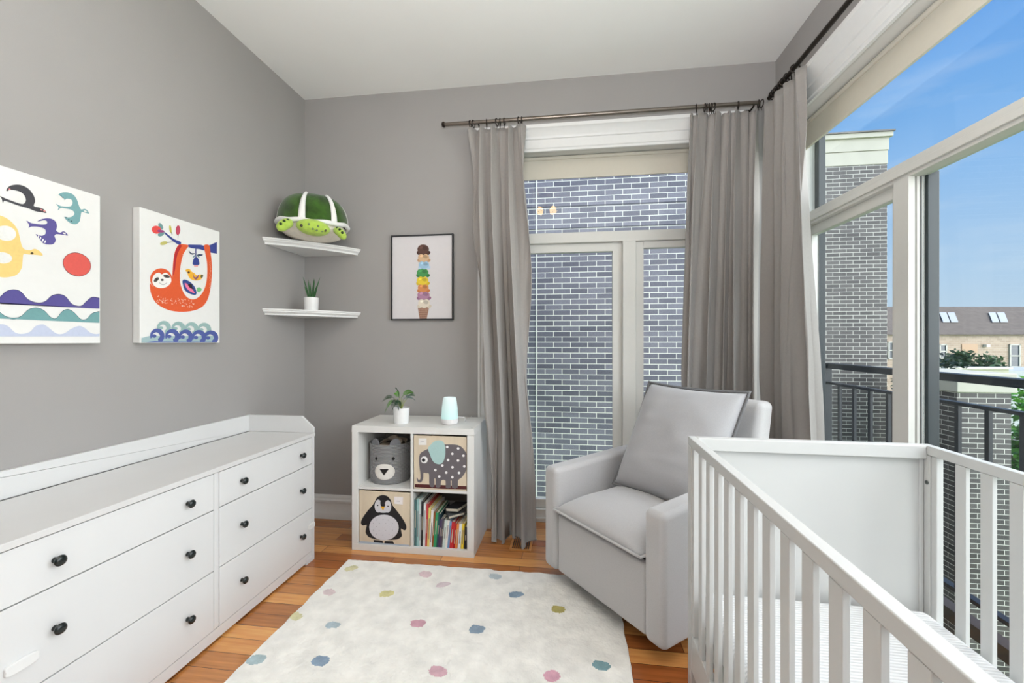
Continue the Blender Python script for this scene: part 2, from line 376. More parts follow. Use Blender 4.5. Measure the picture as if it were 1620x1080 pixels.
# ------------------------------------------------------------------ canvases on the left wall
XF = XL+.038
def canvas(name, y0, y1, z0, z1, label):
    r = tag(empty(name, (XL, (y0+y1)/2, z0)), label, 'picture')
    MB().box(XL+.001, XF, y0, y1, z0, z1).build('canvas', mat('white canvas', (232,232,230), .7, var=.01, bump=.1, bscale=600), r, bevel=.003)
    return r
c1 = canvas('wall_canvas', 1.03, 1.482, 1.277, 1.875, 'white canvas print of birds, a red sun and waves, leftmost on the wall')
ymin = 1.034
def P1(x, y, k):
    p = onx(XF, x/3.375, 240+y/3.375); return Vector((XF+.0004+k, max(ymin, min(1.4805, p.y)), p.z))
A = Art(P1)
dk = (52,54,62)
def outlined(A, pts, rgb, dark=dk, g=1.035):
    cx = sum(p[0] for p in pts)/len(pts); cy = sum(p[1] for p in pts)/len(pts)
    A.poly(pts, rgb)
A.poly(smoothpts([(33,203),(50,183),(85,175),(120,180),(155,200),(180,235),(187,265),(180,290),(210,298),(235,308),(247,327),(220,322),(190,318),(150,302),(100,288),(50,270),(22,262),(15,275),(8,250),(0,236),(20,245),(50,257),(100,275),(125,278),(137,262),(133,240),(115,218),(85,207),(55,203),(38,210)],3), (66,66,72))
A.poly(smoothpts([(312,228),(330,218),(360,217),(390,228),(410,255),(420,285),(432,308),(450,305),(465,312),(475,330),(455,326),(435,322),(430,345),(425,370),(410,385),(385,385),(360,370),(342,347),(365,350),(385,345),(397,330),(385,312),(350,303),(325,300),(308,312),(312,295),(298,278),(325,290),(355,293),(378,290),(387,272),(380,255),(355,250),(345,258),(338,245),(320,235)],3), (120,166,170))
A.poly(smoothpts([(140,367),(165,380),(195,385),(225,388),(248,385),(250,372),(235,365),(200,372),(215,362),(245,355),(275,358),(298,375),(303,400),(300,422),(320,432),(335,425),(350,430),(362,447),(335,443),(300,440),(290,450),(297,470),(285,492),(255,495),(230,488),(212,465),(190,440),(220,448),(240,440),(243,420),(230,408),(200,400),(165,400),(152,407),(155,390)],3), (92,84,150))
A.poly(smoothpts([(-60,335),(0,340),(50,365),(90,410),(105,460),(115,500),(130,520),(160,525),(185,518),(210,530),(228,553),(190,550),(150,548),(125,545),(120,580),(115,620),(90,655),(50,668),(0,668),(-60,640)],3), (238,208,130))
A.poly(ell(30,435,56,40,.2), (232,232,230)); A.poly(ell(12,566,52,30,.1), (232,232,230), up=False)
A.poly(ell(170,542,8,6), (70,60,40))
for (x, y) in ((50,200),(220,310),(236,316)): A.poly(ell(x,y,6,3.5,.3), (236,150,150), up=False)
for (x, y) in ((325,232),(335,243),(352,352),(366,362),(380,370)): A.poly(ell(x,y,4,3), (40,60,66), up=False)
for (x, y) in ((205,450),(215,462),(228,472),(240,480)): A.poly(ell(x,y,4,8,.3), (232,232,230), up=False)
for (x, y) in ((342,436),(455,318)): A.poly(ell(x,y,9,4,.4), (226,226,220), up=False)
A.poly(ell(410,601,77,62,.35), (90,50,60)); A.poly(ell(410,601,74.5,59.5,.35), (222,92,84))
def wave(A, top, bot, rgb, line=None):
    t = smoothpts(top, 5, closed=False)
    if line: A.poly([(x, y-3) for x, y in t] + list(reversed([(x, y+6) for x, y in t])), line)
    A.poly(t+bot, rgb)
wave(A, [(-90,800),(-50,808),(0,775),(30,748),(70,737),(110,748),(150,790),(200,808),(240,800),(275,770),(315,762),(350,775),(385,815),(430,825),(460,800),(490,778),(530,782)], [(530,838),(-90,800)], (86,78,146), (50,46,84))
wave(A, [(-90,845),(-40,840),(0,860),(30,880),(70,889),(110,880),(150,845),(195,835),(235,850),(270,885),(300,890),(330,855),(362,843),(395,860),(430,895),(460,895),(490,865),(530,853)], [(530,913),(-90,886)], (112,160,162), (60,90,100))
wave(A, [(-90,945),(-40,930),(0,920),(40,930),(80,965),(120,972),(160,960),(190,930),(230,922),(260,940),(300,970),(340,970),(380,945),(420,930),(450,940),(480,965),(510,973),(530,970)], [(530,985),(-90,985)], (192,200,222))
A.build('print', c1)
c2 = canvas('wall_canvas', 1.641, 2.075, 1.277, 1.882, 'white canvas print of an orange sloth hanging over curling waves')
def P2(x, y, k):
    p = onx(XF, 200+x/4.5, 320+y/4.5); return Vector((XF+.0004+k, max(1.643, min(2.073, p.y)), max(1.28, p.z)))
A = Art(P2)
OR = (222,90,44); NAV = (52,66,140)
A.poly(smoothpts([(270,210),(300,232),(340,262),(385,280),(392,298),(368,300),(330,275),(298,248),(272,222)],3), NAV)
A.poly([(388,292),(440,300),(530,302),(560,312),(595,303),(643,282),(643,365),(600,358),(560,345),(520,333),(460,326),(430,312),(388,306)], NAV)
A.poly([(388,276),(440,290),(440,303),(388,303)], (232,232,230))
A.poly(smoothpts([(375,300),(345,350),(333,420),(327,500),(322,545),(300,590),(240,612),(190,600),(168,575),(168,620),(182,670),(210,715),(260,750),(320,772),(400,779),(480,770),(540,742),(578,690),(600,600),(608,500),(606,420),(597,350),(588,305),(552,305),(558,350),(572,420),(575,500),(566,580),(542,640),(505,680),(465,690),(428,672),(400,630),(382,570),(380,500),(388,430),(404,370),(428,330),(440,305)],3), OR)
A.poly(smoothpts([(372,305),(348,350),(336,420),(332,520),(345,480),(352,420),(366,360),(392,310)],3), (180,36,44))
A.poly(ell(246,545,79,76), OR)
A.poly(smoothpts([(250,512),(280,500),(312,530),(318,565),(290,598),(250,610),(205,600),(184,570),(188,530),(210,505),(235,500)],4), (240,238,234))
A.poly(ell(212,550,22,12,-.75), (84,78,74)); A.poly(ell(285,526,24,11,.2), (84,78,74))
A.poly(ell(214,548,5,5), (20,20,20)); A.poly(ell(284,526,5,5), (20,20,20), up=False); A.poly(ell(254,552,11,7), (20,20,20), up=False)
sm = [(232+i*8, 570+13*math.sin(PI*i/7)) for i in range(8)]; A.poly(sm+[(x,y+3) for x,y in reversed(sm)], (50,50,50), up=False)
rs = random.Random(3)
for i in range(75):
    u = rs.random(); x = 210+u*270; y = 690+u*55+rs.uniform(-26,26)-(u*20)
    A.poly(ell(x, y, rs.uniform(2,5), rs.uniform(1.5,3.5), rs.random()*3, 7), (244,214,196), up=False)
for i in range(26):
    A.poly(ell(404-22*math.sin(i/26*1.6)+rs.uniform(-5,5), 370+i*9, 2.5, 2.2, 0, 6), (244,204,180), up=False)
    A.poly(ell(596+rs.uniform(-5,5), 420+i*8, 2.2, 2, 0, 6), (244,204,180), up=False)
A.poly(ell(243,170,14,26,-.5), (110,150,150)); A.poly(ell(245,226,24,15,-.4), (110,150,150), up=False)
A.poly(ell(212,195,34,28,.2), (226,76,72)); A.poly(ell(243,205,26,10,.1), (150,60,120))
A.poly(ell(312,190,8,28,-.15), (196,186,80)); A.poly([(316,210),(320,210),(326,232),(323,232)], (90,90,60), up=False)
A.poly(ell(366,198,16,34,.05), (196,74,96)); A.poly([(366,230),(369,230),(366,256),(363,256)], (90,60,60), up=False)
A.poly(ell(264,290,27,13,-.25), (196,190,110)); A.poly([(285,284),(335,278),(335,281),(285,288)], (70,70,70), up=False)
A.poly([(490,330),(496,330),(496,395),(490,395)], NAV)
A.poly(smoothpts([(470,440),(476,405),(493,388),(510,402),(518,440),(494,446)],4), NAV)
A.poly([(478,447),(510,447),(506,458),(482,458)], (236,170,170))
A.poly(smoothpts([(443,342),(460,360),(486,362),(470,372),(450,362)],3), (46,60,96)); A.poly(smoothpts([(544,372),(525,382),(500,376),(515,368)],3), (46,60,96), up=False)
A.poly(smoothpts([(470,388),(482,378),(488,366),(486,385),(474,394)],3), (120,150,160), up=False); A.poly(smoothpts([(520,394),(508,388),(500,372),(512,378)],3), (120,150,160), up=False)
A.poly(smoothpts([(418,484),(432,474),(450,476),(462,492),(480,502),(500,520),(515,514),(545,516),(532,545),(500,556),(460,548),(440,525),(432,500)],3), (240,180,50))
A.poly(smoothpts([(470,498),(486,535),(515,512),(500,548),(478,540)],3), (150,90,110)); A.poly(ell(442,498,8,8), (60,40,40))
A.poly(ell(535,525,9,12,.4), (90,90,60))
A.poly(smoothpts([(397,560),(412,549),(450,565),(482,598),(497,640),(488,658),(450,650),(415,625),(403,590)],3), (48,72,140))
A.poly(smoothpts([(412,575),(430,580),(460,610),(485,645),(455,635),(425,610)],3), (236,120,160)); A.poly(smoothpts([(435,585),(462,580),(468,605),(480,615),(455,612)],3), (24,24,30))
A.poly(smoothpts([(500,610),(520,605),(534,622),(515,640),(500,628)],3), (120,190,130))
def curl(cx, cy, r, rgb, hi, flip=1):
    out = []; inn = []
    for i in range(19):
        a = math.radians(200 - i*15.5)      # from the left over the top to the right and down
        rr = r*(1.0 if i < 16 else 1.0); w = r*(.16+.42*min(1, i/9))
        out.append((cx+flip*rr*math.cos(a), cy-rr*math.sin(a))); inn.append((cx+flip*(rr-w)*math.cos(a)*.9, cy-(rr-w)*math.sin(a)*.9))
    A.poly(out+list(reversed(inn)), rgb)
    A.poly(ell(cx-r*.42, cy+r*.02, r*.3, r*.24), rgb, up=False)
A.poly([(105,965),(180,945),(230,950),(640,950),(640,1003),(105,1003)], (160,186,190))
for i, (x, y) in enumerate(((265,893),(368,898),(462,902),(552,906))): curl(x, y, 50, (150,180,178), None)
for i, (x, y) in enumerate(((217,950),(324,953),(420,957),(514,960),(600,963))): curl(x, y, 52, (78,92,158), None)
A.poly([(130,1003),(200,985),(260,990),(640,992),(640,1003)], (100,116,172))
A.build('print', c2)

# ------------------------------------------------------------------ ice cream picture
pr = tag(empty('framed_picture', (-1.02, YB, 1.436)), 'framed print of a tall ice cream cone with eight stacked scoops, on the back wall', 'picture')
px0, px1, pz0, pz1 = -1.25, -.795, 1.436, 2.035
q = MB(); yf = YB-.022
for bb in ((px0,px0+.009,pz0,pz1),(px1-.009,px1,pz0,pz1),(px0+.009,px1-.009,pz0,pz0+.009),(px0+.009,px1-.009,pz1-.009,pz1)): q.box(bb[0],bb[1],yf,YB-.001,bb[2],bb[3])
q.build('frame', mat('black picture frame', (40,40,44), .4), pr, bevel=.001)
MB().box(px0+.008, px1-.008, YB-.012, YB-.003, pz0+.008, pz1-.008).build('print_sheet', mat('print paper', (218,214,216), .6, var=.01), pr)
def P3(x, y, k):
    p = ony(yf+.01, 600+x/6.75, 360+y/6.75); return Vector((p.x, YB-.0125-k, max(p.z, pz0+.009)))
A = Art(P3, .00005)
def scoop(cx, cy, w, h, c, c2):
    d = ell(cx, cy, w, h, 0, 30)
    rf = [(cx-w*1.08, cy+h*.55)]+[(cx-w*1.08+2.16*w*i/8, cy+h*(.9+.12*((i*5)%3))) for i in range(9)]+[(cx+w*1.25, cy+h*.6),(cx+w*.9, cy+h*.3),(cx-w*.9, cy+h*.35)]
    A.poly(smoothpts(rf,3), c2); A.poly(d, c)
    A.poly(ell(cx+w*.3, cy-h*.2, w*.45, h*.4, .3), tuple(int(v*.84) for v in c)); A.poly(ell(cx-w*.35, cy-h*.35, w*.3, h*.25, -.3), tuple(min(255,int(v*1.12+8)) for v in c), up=False)
A.poly([(408,830),(538,830),(508,990),(430,990)], (178,138,118))
for i in range(7):
    A.poly([(412+i*19,835),(416+i*19,835),(436+i*10.5,988),(433+i*10.5,988)], (120,84,70), up=(i==0))
for i in range(6): A.poly([(412+i*5,862+i*22),(534-i*5,858+i*22),(534-i*5,862+i*22),(412+i*5,866+i*22)], (132,94,78), up=(i==0))
for s_ in ((478,805,64,50,(226,216,200),(212,202,184)), (473,718,66,48,(176,132,160),(150,106,136)), (470,640,58,46,(214,142,86),(196,122,72)), (463,563,62,46,(232,204,60),(214,184,50)),
           (464,478,62,46,(72,150,84),(50,120,66)), (478,396,56,44,(160,196,222),(184,210,232)), (474,318,60,44,(214,178,140),(196,156,120)), (470,232,62,52,(92,62,54),(74,48,42))):
    scoop(*s_)
A.build('print_image', pr)

# ------------------------------------------------------------------ corner shelves
def corner_shelf(z, thick, label):
    leg = .437; pts = [(XL+.002, YB-.002)]; n = 14
    outs = []
    for off in (0,):
        pass
    def arc(inset):
        a = Vector((XL+.002, YB-leg+inset)); bb = Vector((XL+leg-inset, YB-.002)); mid = (a+bb)/2; nrm = Vector((1,-1)).normalized()
        return [a + (bb-a)*(i/n) + nrm*(.035*4*(i/n)*(1-i/n)) for i in range(n+1)]
    prof = [(0,0),(0,-.008),(.006,-.012),(.006,-.018),(.018,-.028),(.022,-.03),(.022,-thick)]
    q = MB(); rings = []
    for ins, dz in prof:
        rings.append([(XL+.002, YB-.002, z+dz)] + [(p.x, p.y, z+dz) for p in arc(ins)])
    vs = [p for r in rings for p in r]; k = n+2; fs = [tuple(range(k)), tuple(range((len(prof)-1)*k, len(prof)*k))[::-1]]
    for i in range(len(prof)-1):
        for j in range(k): fs.append((i*k+j, i*k+(j+1)%k, (i+1)*k+(j+1)%k, (i+1)*k+j))
    q.add(vs, fs); return tag(q.build('corner_shelf', M_trim, ang=.5), label, 'shelf', 'corner shelves')
corner_shelf(1.948, .042, 'upper white corner shelf, holding the plush turtle')
corner_shelf(1.495, .04, 'lower white corner shelf, holding the small potted aloe')
# plush turtle
Zs = 1.9485
tr_ = tag(empty('plush_turtle', (-1.688, 2.622, Zs), math.radians(32)), 'green plush turtle with white shell seams lying on the upper corner shelf', 'stuffed toy')
M_shell = mat('dark green plush', (48,84,16), .95, var=.5, nscale=14, bump=.5, bscale=160, sheen=.3)
M_lime = mat('lime green plush', (176,206,84), .95, var=.14, nscale=30, bump=.4, bscale=200, sheen=.3)
M_cream = mat('cream plush', (240,234,220), .95, var=.05, bump=.4, bscale=200)
M_wpl = mat('white plush', (238,238,236), .95, var=.03, bump=.3, bscale=200)
RX, RY_, RZ, ZB = .215, .205, .205, .098
q = MB(); SE = (.702, .848, .03, .20, .33, .47)
def shellp(u, v, k=1.0):
    a = 2*PI*u; e_ = PI/2*v
    r = math.cos(e_)**.62*k; pf = 1
    for s0 in SE:
        dd = abs((u-s0+.5)%1-.5); pf -= .05*math.exp(-(dd/.02)**2)*(1-v)
    w = .012*math.cos(2*a)
    return Vector((RX*r*pf*math.cos(a), RY_*r*pf*math.sin(a), ZB+w*(1-v)+RZ*k*math.sin(e_)**.95))
q.grid(lambda u, v: shellp(u, v), 120, 22); q.build('shell', M_shell, tr_, local=True)
for a0 in SE:
    q = MB(); q.grid(lambda u, v: shellp(a0+(u-.5)*(.032-.016*v), v*.74, 1.0)+Vector((math.cos(2*PI*a0),math.sin(2*PI*a0),.3))*(.004+.012*(1-(2*u-1)**2)), 8, 18); q.build('seam_band', M_wpl, tr_, local=True, solid=.006)
q = MB(); q.tube([(RX*1.0*math.cos(2*PI*k/64), RY_*1.0*math.sin(2*PI*k/64), ZB+.012*math.cos(4*PI*k/64)+.003*math.sin(2*PI*k/64*9)) for k in range(64)], .0145, 10, closed=True); q.build('rim', M_wpl, tr_, local=True)
q = MB(); q.ball((0,0,.078), (RX*.93, RY_*.92, .077)); q.build('belly', M_cream, tr_, local=True)
q = MB(); q.ball((.002,-.186,.050), (.098,.070,.050), seg=28, R=Matrix.Rotation(.08,3,'Y')); hd = q.build('head', M_lime, tr_, local=True)
def surf_dot(cx, cz, r, name, m, par, C=(.002,-.186,.050), E=(.098,.070,.050)):
    k = 1-((cx-C[0])/E[0])**2-((cz-C[2])/E[2])**2; y = C[1]-E[1]*math.sqrt(max(.02,k))
    q = MB(); q.ball((cx, y-.001, cz), (r,r*.5,r*1.15)); q.build(name, m, par, local=True)
for sx, sz in ((-.063,.043),(.07,.03)): surf_dot(sx, sz, .008, 'eye', mat('toy eye', (50,40,20), .2), hd)
for sx, sz in ((-.022,.052),(.0,.027),(.03,.046),(.022,.022),(.052,.022)): surf_dot(sx, sz, .0065, 'spot', mat('grey felt spot', (110,130,90), .9), hd)
for p0, p1, rr0 in (((-.120,-.155,.072),(-.190,-.205,.006),.033), ((.128,-.140,.058),(.185,-.215,-.012),.027)):
    p0, p1 = Vector(p0), Vector(p1); n_ = 12
    pth = [p0.lerp(p1, i/n_)+Vector((0,-.012,.012))*math.sin(PI*i/n_) for i in range(n_+1)]
    q = MB(); q.tube(pth, [max(.004, rr0*math.sqrt(max(0,1-(abs(2*i/n_-1))**3.2))) for i in range(n_+1)], 16); fl = q.build('flipper', M_lime, tr_, local=True, sub=1)
    for i in (3, 6, 9):
        p = pth[i]; q = MB(); q.ball((p.x-.002, p.y-rr0*.93, p.z+.012), (.0085,.004,.009)); q.build('spot', mat('dark felt spot', (40,60,30), .9), fl, local=True)
# aloe in a pot on the lower shelf
M_pot = mat('white ceramic pot', (236,236,236), .25, var=.01)
M_soil = mat('dark soil', (54,44,36), .95, var=.4, bump=.6)
def pot(c, r, h, root, taper=.93, mt=M_pot):
    q = MB(); q.lathe([(0,.0),(r*taper*.98,0),(r*taper,.003),(r,h*.97),(r,h),(r*.93,h),(r*.9,h*.85),(0,h*.85)], c); o = q.build('pot', mt, root)
    q = MB(); q.lathe([(r*.9,h*.84),(r*.5,h*.87),(0,h*.88)], c); q.build('soil', M_soil, root); return o
def blade(q, base, tip, w, bend, n=7):
    base = Vector(base); tip = Vector(tip); d = tip-base; side = d.cross(Vector((0,1,0))).normalized(); fw = d.cross(side).normalized()
    rows = []
    for i in range(n+1):
        t = i/n; ww = w*(1-t)**.7*(.75+.5*t if t < .5 else 1); p = base+d*t+Vector((bend[0],bend[1],0))*(t*t)
        rows += [p-side*ww, p-fw*ww*.45, p+side*ww, p+fw*ww*.2]
    fs = [(i*4+k, i*4+(k+1)%4, (i+1)*4+(k+1)%4, (i+1)*4+k) for i in range(n) for k in range(4)]
    q.add(rows, fs)
ap = ony(2.68, 492.5, 492); al = tag(empty('potted_aloe', (ap.x, 2.68, 1.4955)), 'small green aloe in a white pot on the lower corner shelf', 'plant')
pot((ap.x, 2.68, 1.4955), .047, .088, al)
M_leaf = mat('deep green leaf', (58,104,62), .45, var=.3, nscale=30); M_leaf2 = mat('bright green leaf', (84,146,44), .4, var=.3, nscale=30)
for (dx, dy, h, bx) in ((-.06,0,.155,-.03),(.055,.01,.15,.03),(-.012,-.02,.135,0),(.018,.015,.14,.0),(-.03,.03,.12,-.01),(.035,-.02,.11,.02),(0,.03,.145,.0),(-.045,-.01,.09,-.02),(.045,.0,.10,.015)):
    q = MB(); blade(q, (ap.x+dx*.3, 2.68+dy*.3, 1.57), (ap.x+dx*.8, 2.68+dy, 1.575+h), .0095, (bx*.5, 0)); q.build('leaf', M_leaf, al)

# ------------------------------------------------------------------ cube shelf unit
KX0, KX1, KY0, KY1 = -1.328, -.558, 2.46, 2.852
ku = tag(empty('cube_shelf_unit', ((KX0+KX1)/2, (KY0+KY1)/2, 0)), 'white two-by-two cube shelf unit against the back wall beside the curtain', 'shelf unit')
q = MB(); q.box(KX0,KX0+.04,KY0,KY1,.04,.728); q.box(KX1-.042,KX1,KY0,KY1,.04,.728); q.box(KX0,KX1,KY0,KY1,.728,.766); q.box(KX0,KX1,KY0,KY1,0,.0395)
q.build('outer_frame', M_shelf, ku, bevel=.0012)
q = MB(); q.box(-.952,-.936,KY0+.004,KY1,.04,.728); q.build('divider', M_shelf, ku, bevel=.001)
for (a, b_) in ((KX0+.04,-.952),(-.936,KX1-.042)):
    MB().box(a, b_, KY0+.004, KY1, .376, .392).build('shelf', M_shelf, ku, bevel=.001)
MB().lathe([(0,0),(.0035,0),(.0035,.0006),(0,.0008)], (KX1-.02, KY0+.03, .766), 12).build('screw_cap', mat('grey plastic cap', (150,150,150), .5), ku)
# bins
M_beige = mat('beige canvas bin', (216,200,176), .85, var=.06, nscale=8, bump=.15, stretch=(3,1,.4))
def text_mesh(txt, size, P, name, parent, m):
    cu = bpy.data.curves.new('t', 'FONT'); cu.body = txt; cu.size = size; cu.align_x = 'CENTER'; cu.align_y = 'CENTER'
    o = bpy.data.objects.new('t', cu); COL.objects.link(o); bpy.context.view_layer.update()
    me = bpy.data.meshes.new_from_object(o.evaluated_get(bpy.context.evaluated_depsgraph_get()))
    q = MB(); q.add([P(v.co.x, v.co.y) for v in me.vertices], [tuple(p.vertices) for p in me.polygons])
    bpy.data.objects.remove(o); bpy.data.curves.remove(cu)
    return q.build(name, m, parent, smooth=False, weld=False)
def fabric_bin(x0, x1, z0, z1, yfr, label):
    r = tag(empty('storage_bin', ((x0+x1)/2, (yfr+KY1)/2, z0)), label, 'storage bin')
    q = MB(); y1 = KY1-.04
    q.box(x0,x1,yfr,yfr+.006,z0,z1); q.box(x0,x1,y1-.006,y1,z0,z1); q.box(x0,x0+.006,yfr+.006,y1-.006,z0,z1); q.box(x1-.006,x1,yfr+.006,y1-.006,z0,z1); q.box(x0+.006,x1-.006,yfr+.006,y1-.006,z0,z0+.006)
    q.build('box', M_beige, r, bevel=.002); return r
YF = 2.468
def pz(x, y, k): p = ony(YF, 620+x/9.82, 670+y/9.82); return Vector((p.x, YF-.0004-k, p.z))
def cl_(lo, hi, z0, z1, fn):
    def g(x, y, k): p = fn(x, y, k); return Vector((max(lo,min(hi,p.x)), p.y, max(z0,min(z1,p.z))))
    return g
be = fabric_bin(-.932, -.604, .3925, .716, YF, 'beige storage bin with a spotted grey elephant, in the top right cube')
A = Art(cl_(-.931,-.605,.3935,.715,pz), .0001)
GE = (104,98,102)
A.poly([(360,935),(760,950),(1175,970),(1175,1020),(760,1010),(360,985)], (78,22,22))
A.poly(smoothpts([(440,860),(445,800),(435,720),(425,640),(422,540),(435,470),(480,430),(560,390),(640,350),(760,325),(880,322),(980,325),(1060,345),(1120,400),(1160,470),(1178,560),(1178,640),(1160,710),(1125,780),(1080,840),(1028,880),(1022,996),(935,994),(930,890),(912,885),(912,992),(838,990),(835,885),(768,880),(755,980),(682,982),(678,862),(660,855),(660,975),(590,972),(580,850),(575,772),(530,768),(490,762),(488,830),(470,890),(435,914),(400,900),(384,850),(392,830),(405,860),(420,870)],2), GE)
A.poly(smoothpts([(560,385),(600,330),(660,275),(730,258),(790,275),(822,330),(832,420),(825,510),(800,585),(760,625),(715,628),(660,605),(620,550),(590,470)],4), (172,204,202))
A.poly(ell(503,560,54,55), (238,236,236)); A.poly(ell(492,564,28,28), (14,14,18))
for (x, y) in ((860,361),(1030,384),(940,466),(1112,495),(874,563),(1028,571),(784,648),(942,675),(1125,662),(675,718),(845,757),(1043,762),(736,820),(940,829)): A.poly(ell(x,y,20,20,0,18), (240,238,238), up=(x==860))
A.poly([(415,225),(540,228),(540,332),(415,330)], (236,232,228))
A.build('elephant_print', be)
c_ = pz(477, 274, .0045); text_mesh('3 sprouts', .0092, lambda x, y: Vector((c_.x+x*.62, c_.y, c_.z+y)), 'lettering', be, mat('grey label ink', (90,90,110), .6))
bp_ = fabric_bin(-1.284, -.956, .0402, .366, YF, 'beige storage bin with a black and white penguin, in the bottom left cube')
def pz2(x, y, k): p = ony(YF, 560+x/7.364, 760+y/7.364); return Vector((p.x, YF-.0004-k, p.z))
A = Art(cl_(-1.283,-.957,.0412,.365,pz2), .0001)
A.poly([(45,700),(200,712),(400,730),(645,748),(645,770),(45,770)], (176,186,200))
BK = (22,20,24)
A.poly(smoothpts([(240,250),(265,200),(310,172),(350,168),(395,185),(430,230),(450,285),(500,350),(560,430),(605,510),(610,560),(590,578),(560,565),(548,560),(555,610),(560,640),(520,678),(440,690),(300,690),(185,662),(150,630),(136,600),(140,560),(148,515),(110,524),(85,505),(85,470),(110,420),(160,350),(205,300)],3), BK)
A.poly([(228,688),(335,700),(342,728),(230,716)], BK); A.poly([(360,702),(455,706),(468,736),(354,730)], BK, up=False)
A.poly(ell(350,545,172,150,.04), (212,210,216))
A.poly(ell(283,295,42,75,.0), (212,210,216)); A.poly(ell(395,300,40,72,0), (212,210,216), up=False)
A.poly(ell(340,335,90,38,.03), (212,210,216))
A.poly(smoothpts([(315,230),(345,222),(362,260),(358,302),(318,298),(308,260)],3), BK)
A.poly([(308,300),(362,302),(340,347)], (236,176,40)); A.poly(ell(277,288,8,8), (16,16,20)); A.poly(ell(398,297,8,8), (16,16,20), up=False)
for (x, y) in ((265,458),(340,450),(400,458),(225,495),(298,495),(370,495),(450,495),(262,535),(335,540),(410,540),(225,575),(295,580),(370,580),(450,575),(262,620),(335,632),(410,625),(220,640),(450,640)): A.poly(ell(x,y,5,5,0,8), (170,168,176), up=(x==265 and y==458))
A.poly([(472,185),(573,190),(570,278),(472,268)], (236,230,230))
A.build('penguin_print', bp_)
c2_ = pz2(521, 236, .0045); text_mesh('3 sprouts', .0092, lambda x, y: Vector((c2_.x+x*.62, c2_.y, c2_.z+y)), 'lettering', bp_, mat('grey label ink', (90,90,110), .6))
# bear rope basket
M_rope = bpy.data.materials.new('grey cotton rope'); M_rope.use_nodes = True
n = M_rope.node_tree; bb_ = n.nodes['Principled BSDF']; t_ = n.nodes.new('ShaderNodeTexCoord'); w_ = n.nodes.new('ShaderNodeTexWave'); w_.bands_direction = 'Z'; w_.inputs['Scale'].default_value = 38; w_.inputs['Distortion'].default_value = .4
n.links.new(t_.outputs['Object'], w_.inputs[0]); r_ = n.nodes.new('ShaderNodeValToRGB'); r_.color_ramp.elements[0].color = (*lin((140,140,142)),1); r_.color_ramp.elements[1].color = (*lin((176,176,178)),1)
n.links.new(w_.outputs[0], r_.inputs[0]); n.links.new(r_.outputs[0], bb_.inputs['Base Color']); bb_.inputs['Roughness'].default_value = .95
u_ = n.nodes.new('ShaderNodeBump'); u_.inputs['Distance'].default_value = .006; n.links.new(w_.outputs[0], u_.inputs['Height']); n.links.new(u_.outputs[0], bb_.inputs['Normal'])
bc = (-1.150, 2.63, .3925); BR = .129
bk = tag(empty('bear_basket', bc), 'grey rope basket with a bear face and ears, in the top left cube', 'basket')
q = MB(); q.lathe([(0,0),(BR*.94,0),(BR*.985,.01),(BR,.04),(BR,.20),(BR*1.015,.238),(BR*1.03,.246),(BR*.98,.246),(BR*.95,.19),(BR*.94,.02),(0,.018)], bc, 40); q.build('basket_wall', M_rope, bk)
def on_b(ang, z, k): return Vector((bc[0]+(BR+k)*math.sin(ang), bc[1]-(BR+k)*math.cos(ang), bc[2]+z))
fa = -.42     # the face looks at the middle of the room
def patch(fn, name, m, par, k=.002, n_=24, rr=8):
    q = MB(); q.grid(lambda u, v: on_b(fa+fn(2*PI*u, v)[0]/BR, fn(2*PI*u, v)[1], k*(1.0 if v < .9 else .3)), n_, rr); return q.build(name, m, par)
fa = .10
patch(lambda a, v: (v*.066*math.cos(a), .082+v*.050*math.sin(a)), 'muzzle', mat('white felt', (228,224,218), .95, bump=.5, bscale=300), bk, .004)
tri = lambda a: min(1/(max(1e-6, math.cos(a-0))) if math.cos(a) > 0 else 9, 9)
def trif(a, v):
    c3 = [(-.033,.104),(.033,.104),(0,.058)]; k = (a/(2*PI))*3; i = int(k)%3; f_ = k-int(k); p, s2 = c3[i], c3[(i+1)%3]
    x, z = p[0]+(s2[0]-p[0])*f_, p[1]+(s2[1]-p[1])*f_; return (x*v, .088+(z-.088)*v)
patch(trif, 'nose', mat('black felt', (26,24,24), .9), bk, .0065, 24, 4)
for ex in (-.055, .055): patch(lambda a, v: (ex+v*.010*math.cos(a), .162+v*.010*math.sin(a)), 'eye', mat('black felt', (26,24,24), .9), bk, .003, 16, 3)
for ex in (-.075, .07):
    q = MB(); p = on_b(fa+ex/BR, .243, -.007); T = TRS(p, rz=fa+ex/BR)
    q.prism([(.036*math.cos(PI*k/14), 0, .048*math.sin(PI*k/14)-.006) for k in range(15)], (0,.008,0), T=T); q.build('ear', mat('grey felt ear', (126,126,130), .95), bk, bevel=.002)
cl1 = MB(); rs = random.Random(5)
cl1.grid(lambda u, v: Vector((bc[0]+.02+(u-.5)*.13, bc[1]+(v-.5)*.15, bc[2]+.240+.028*math.sin(3.1*u)+.012*math.sin(9*v+4*u))), 14, 14)
for sg in (0,): cl1.box(bc[0]-.05, bc[0]+.07, bc[1]-.07, bc[1]+.07, bc[2]+.02, bc[2]+.235)
tag(cl1.build('folded_cloth', mat('cream and tan cloth', (206,190,172), .9, var=.25, nscale=12)), 'cream and tan cloth heaped inside the bear basket', 'cloth')

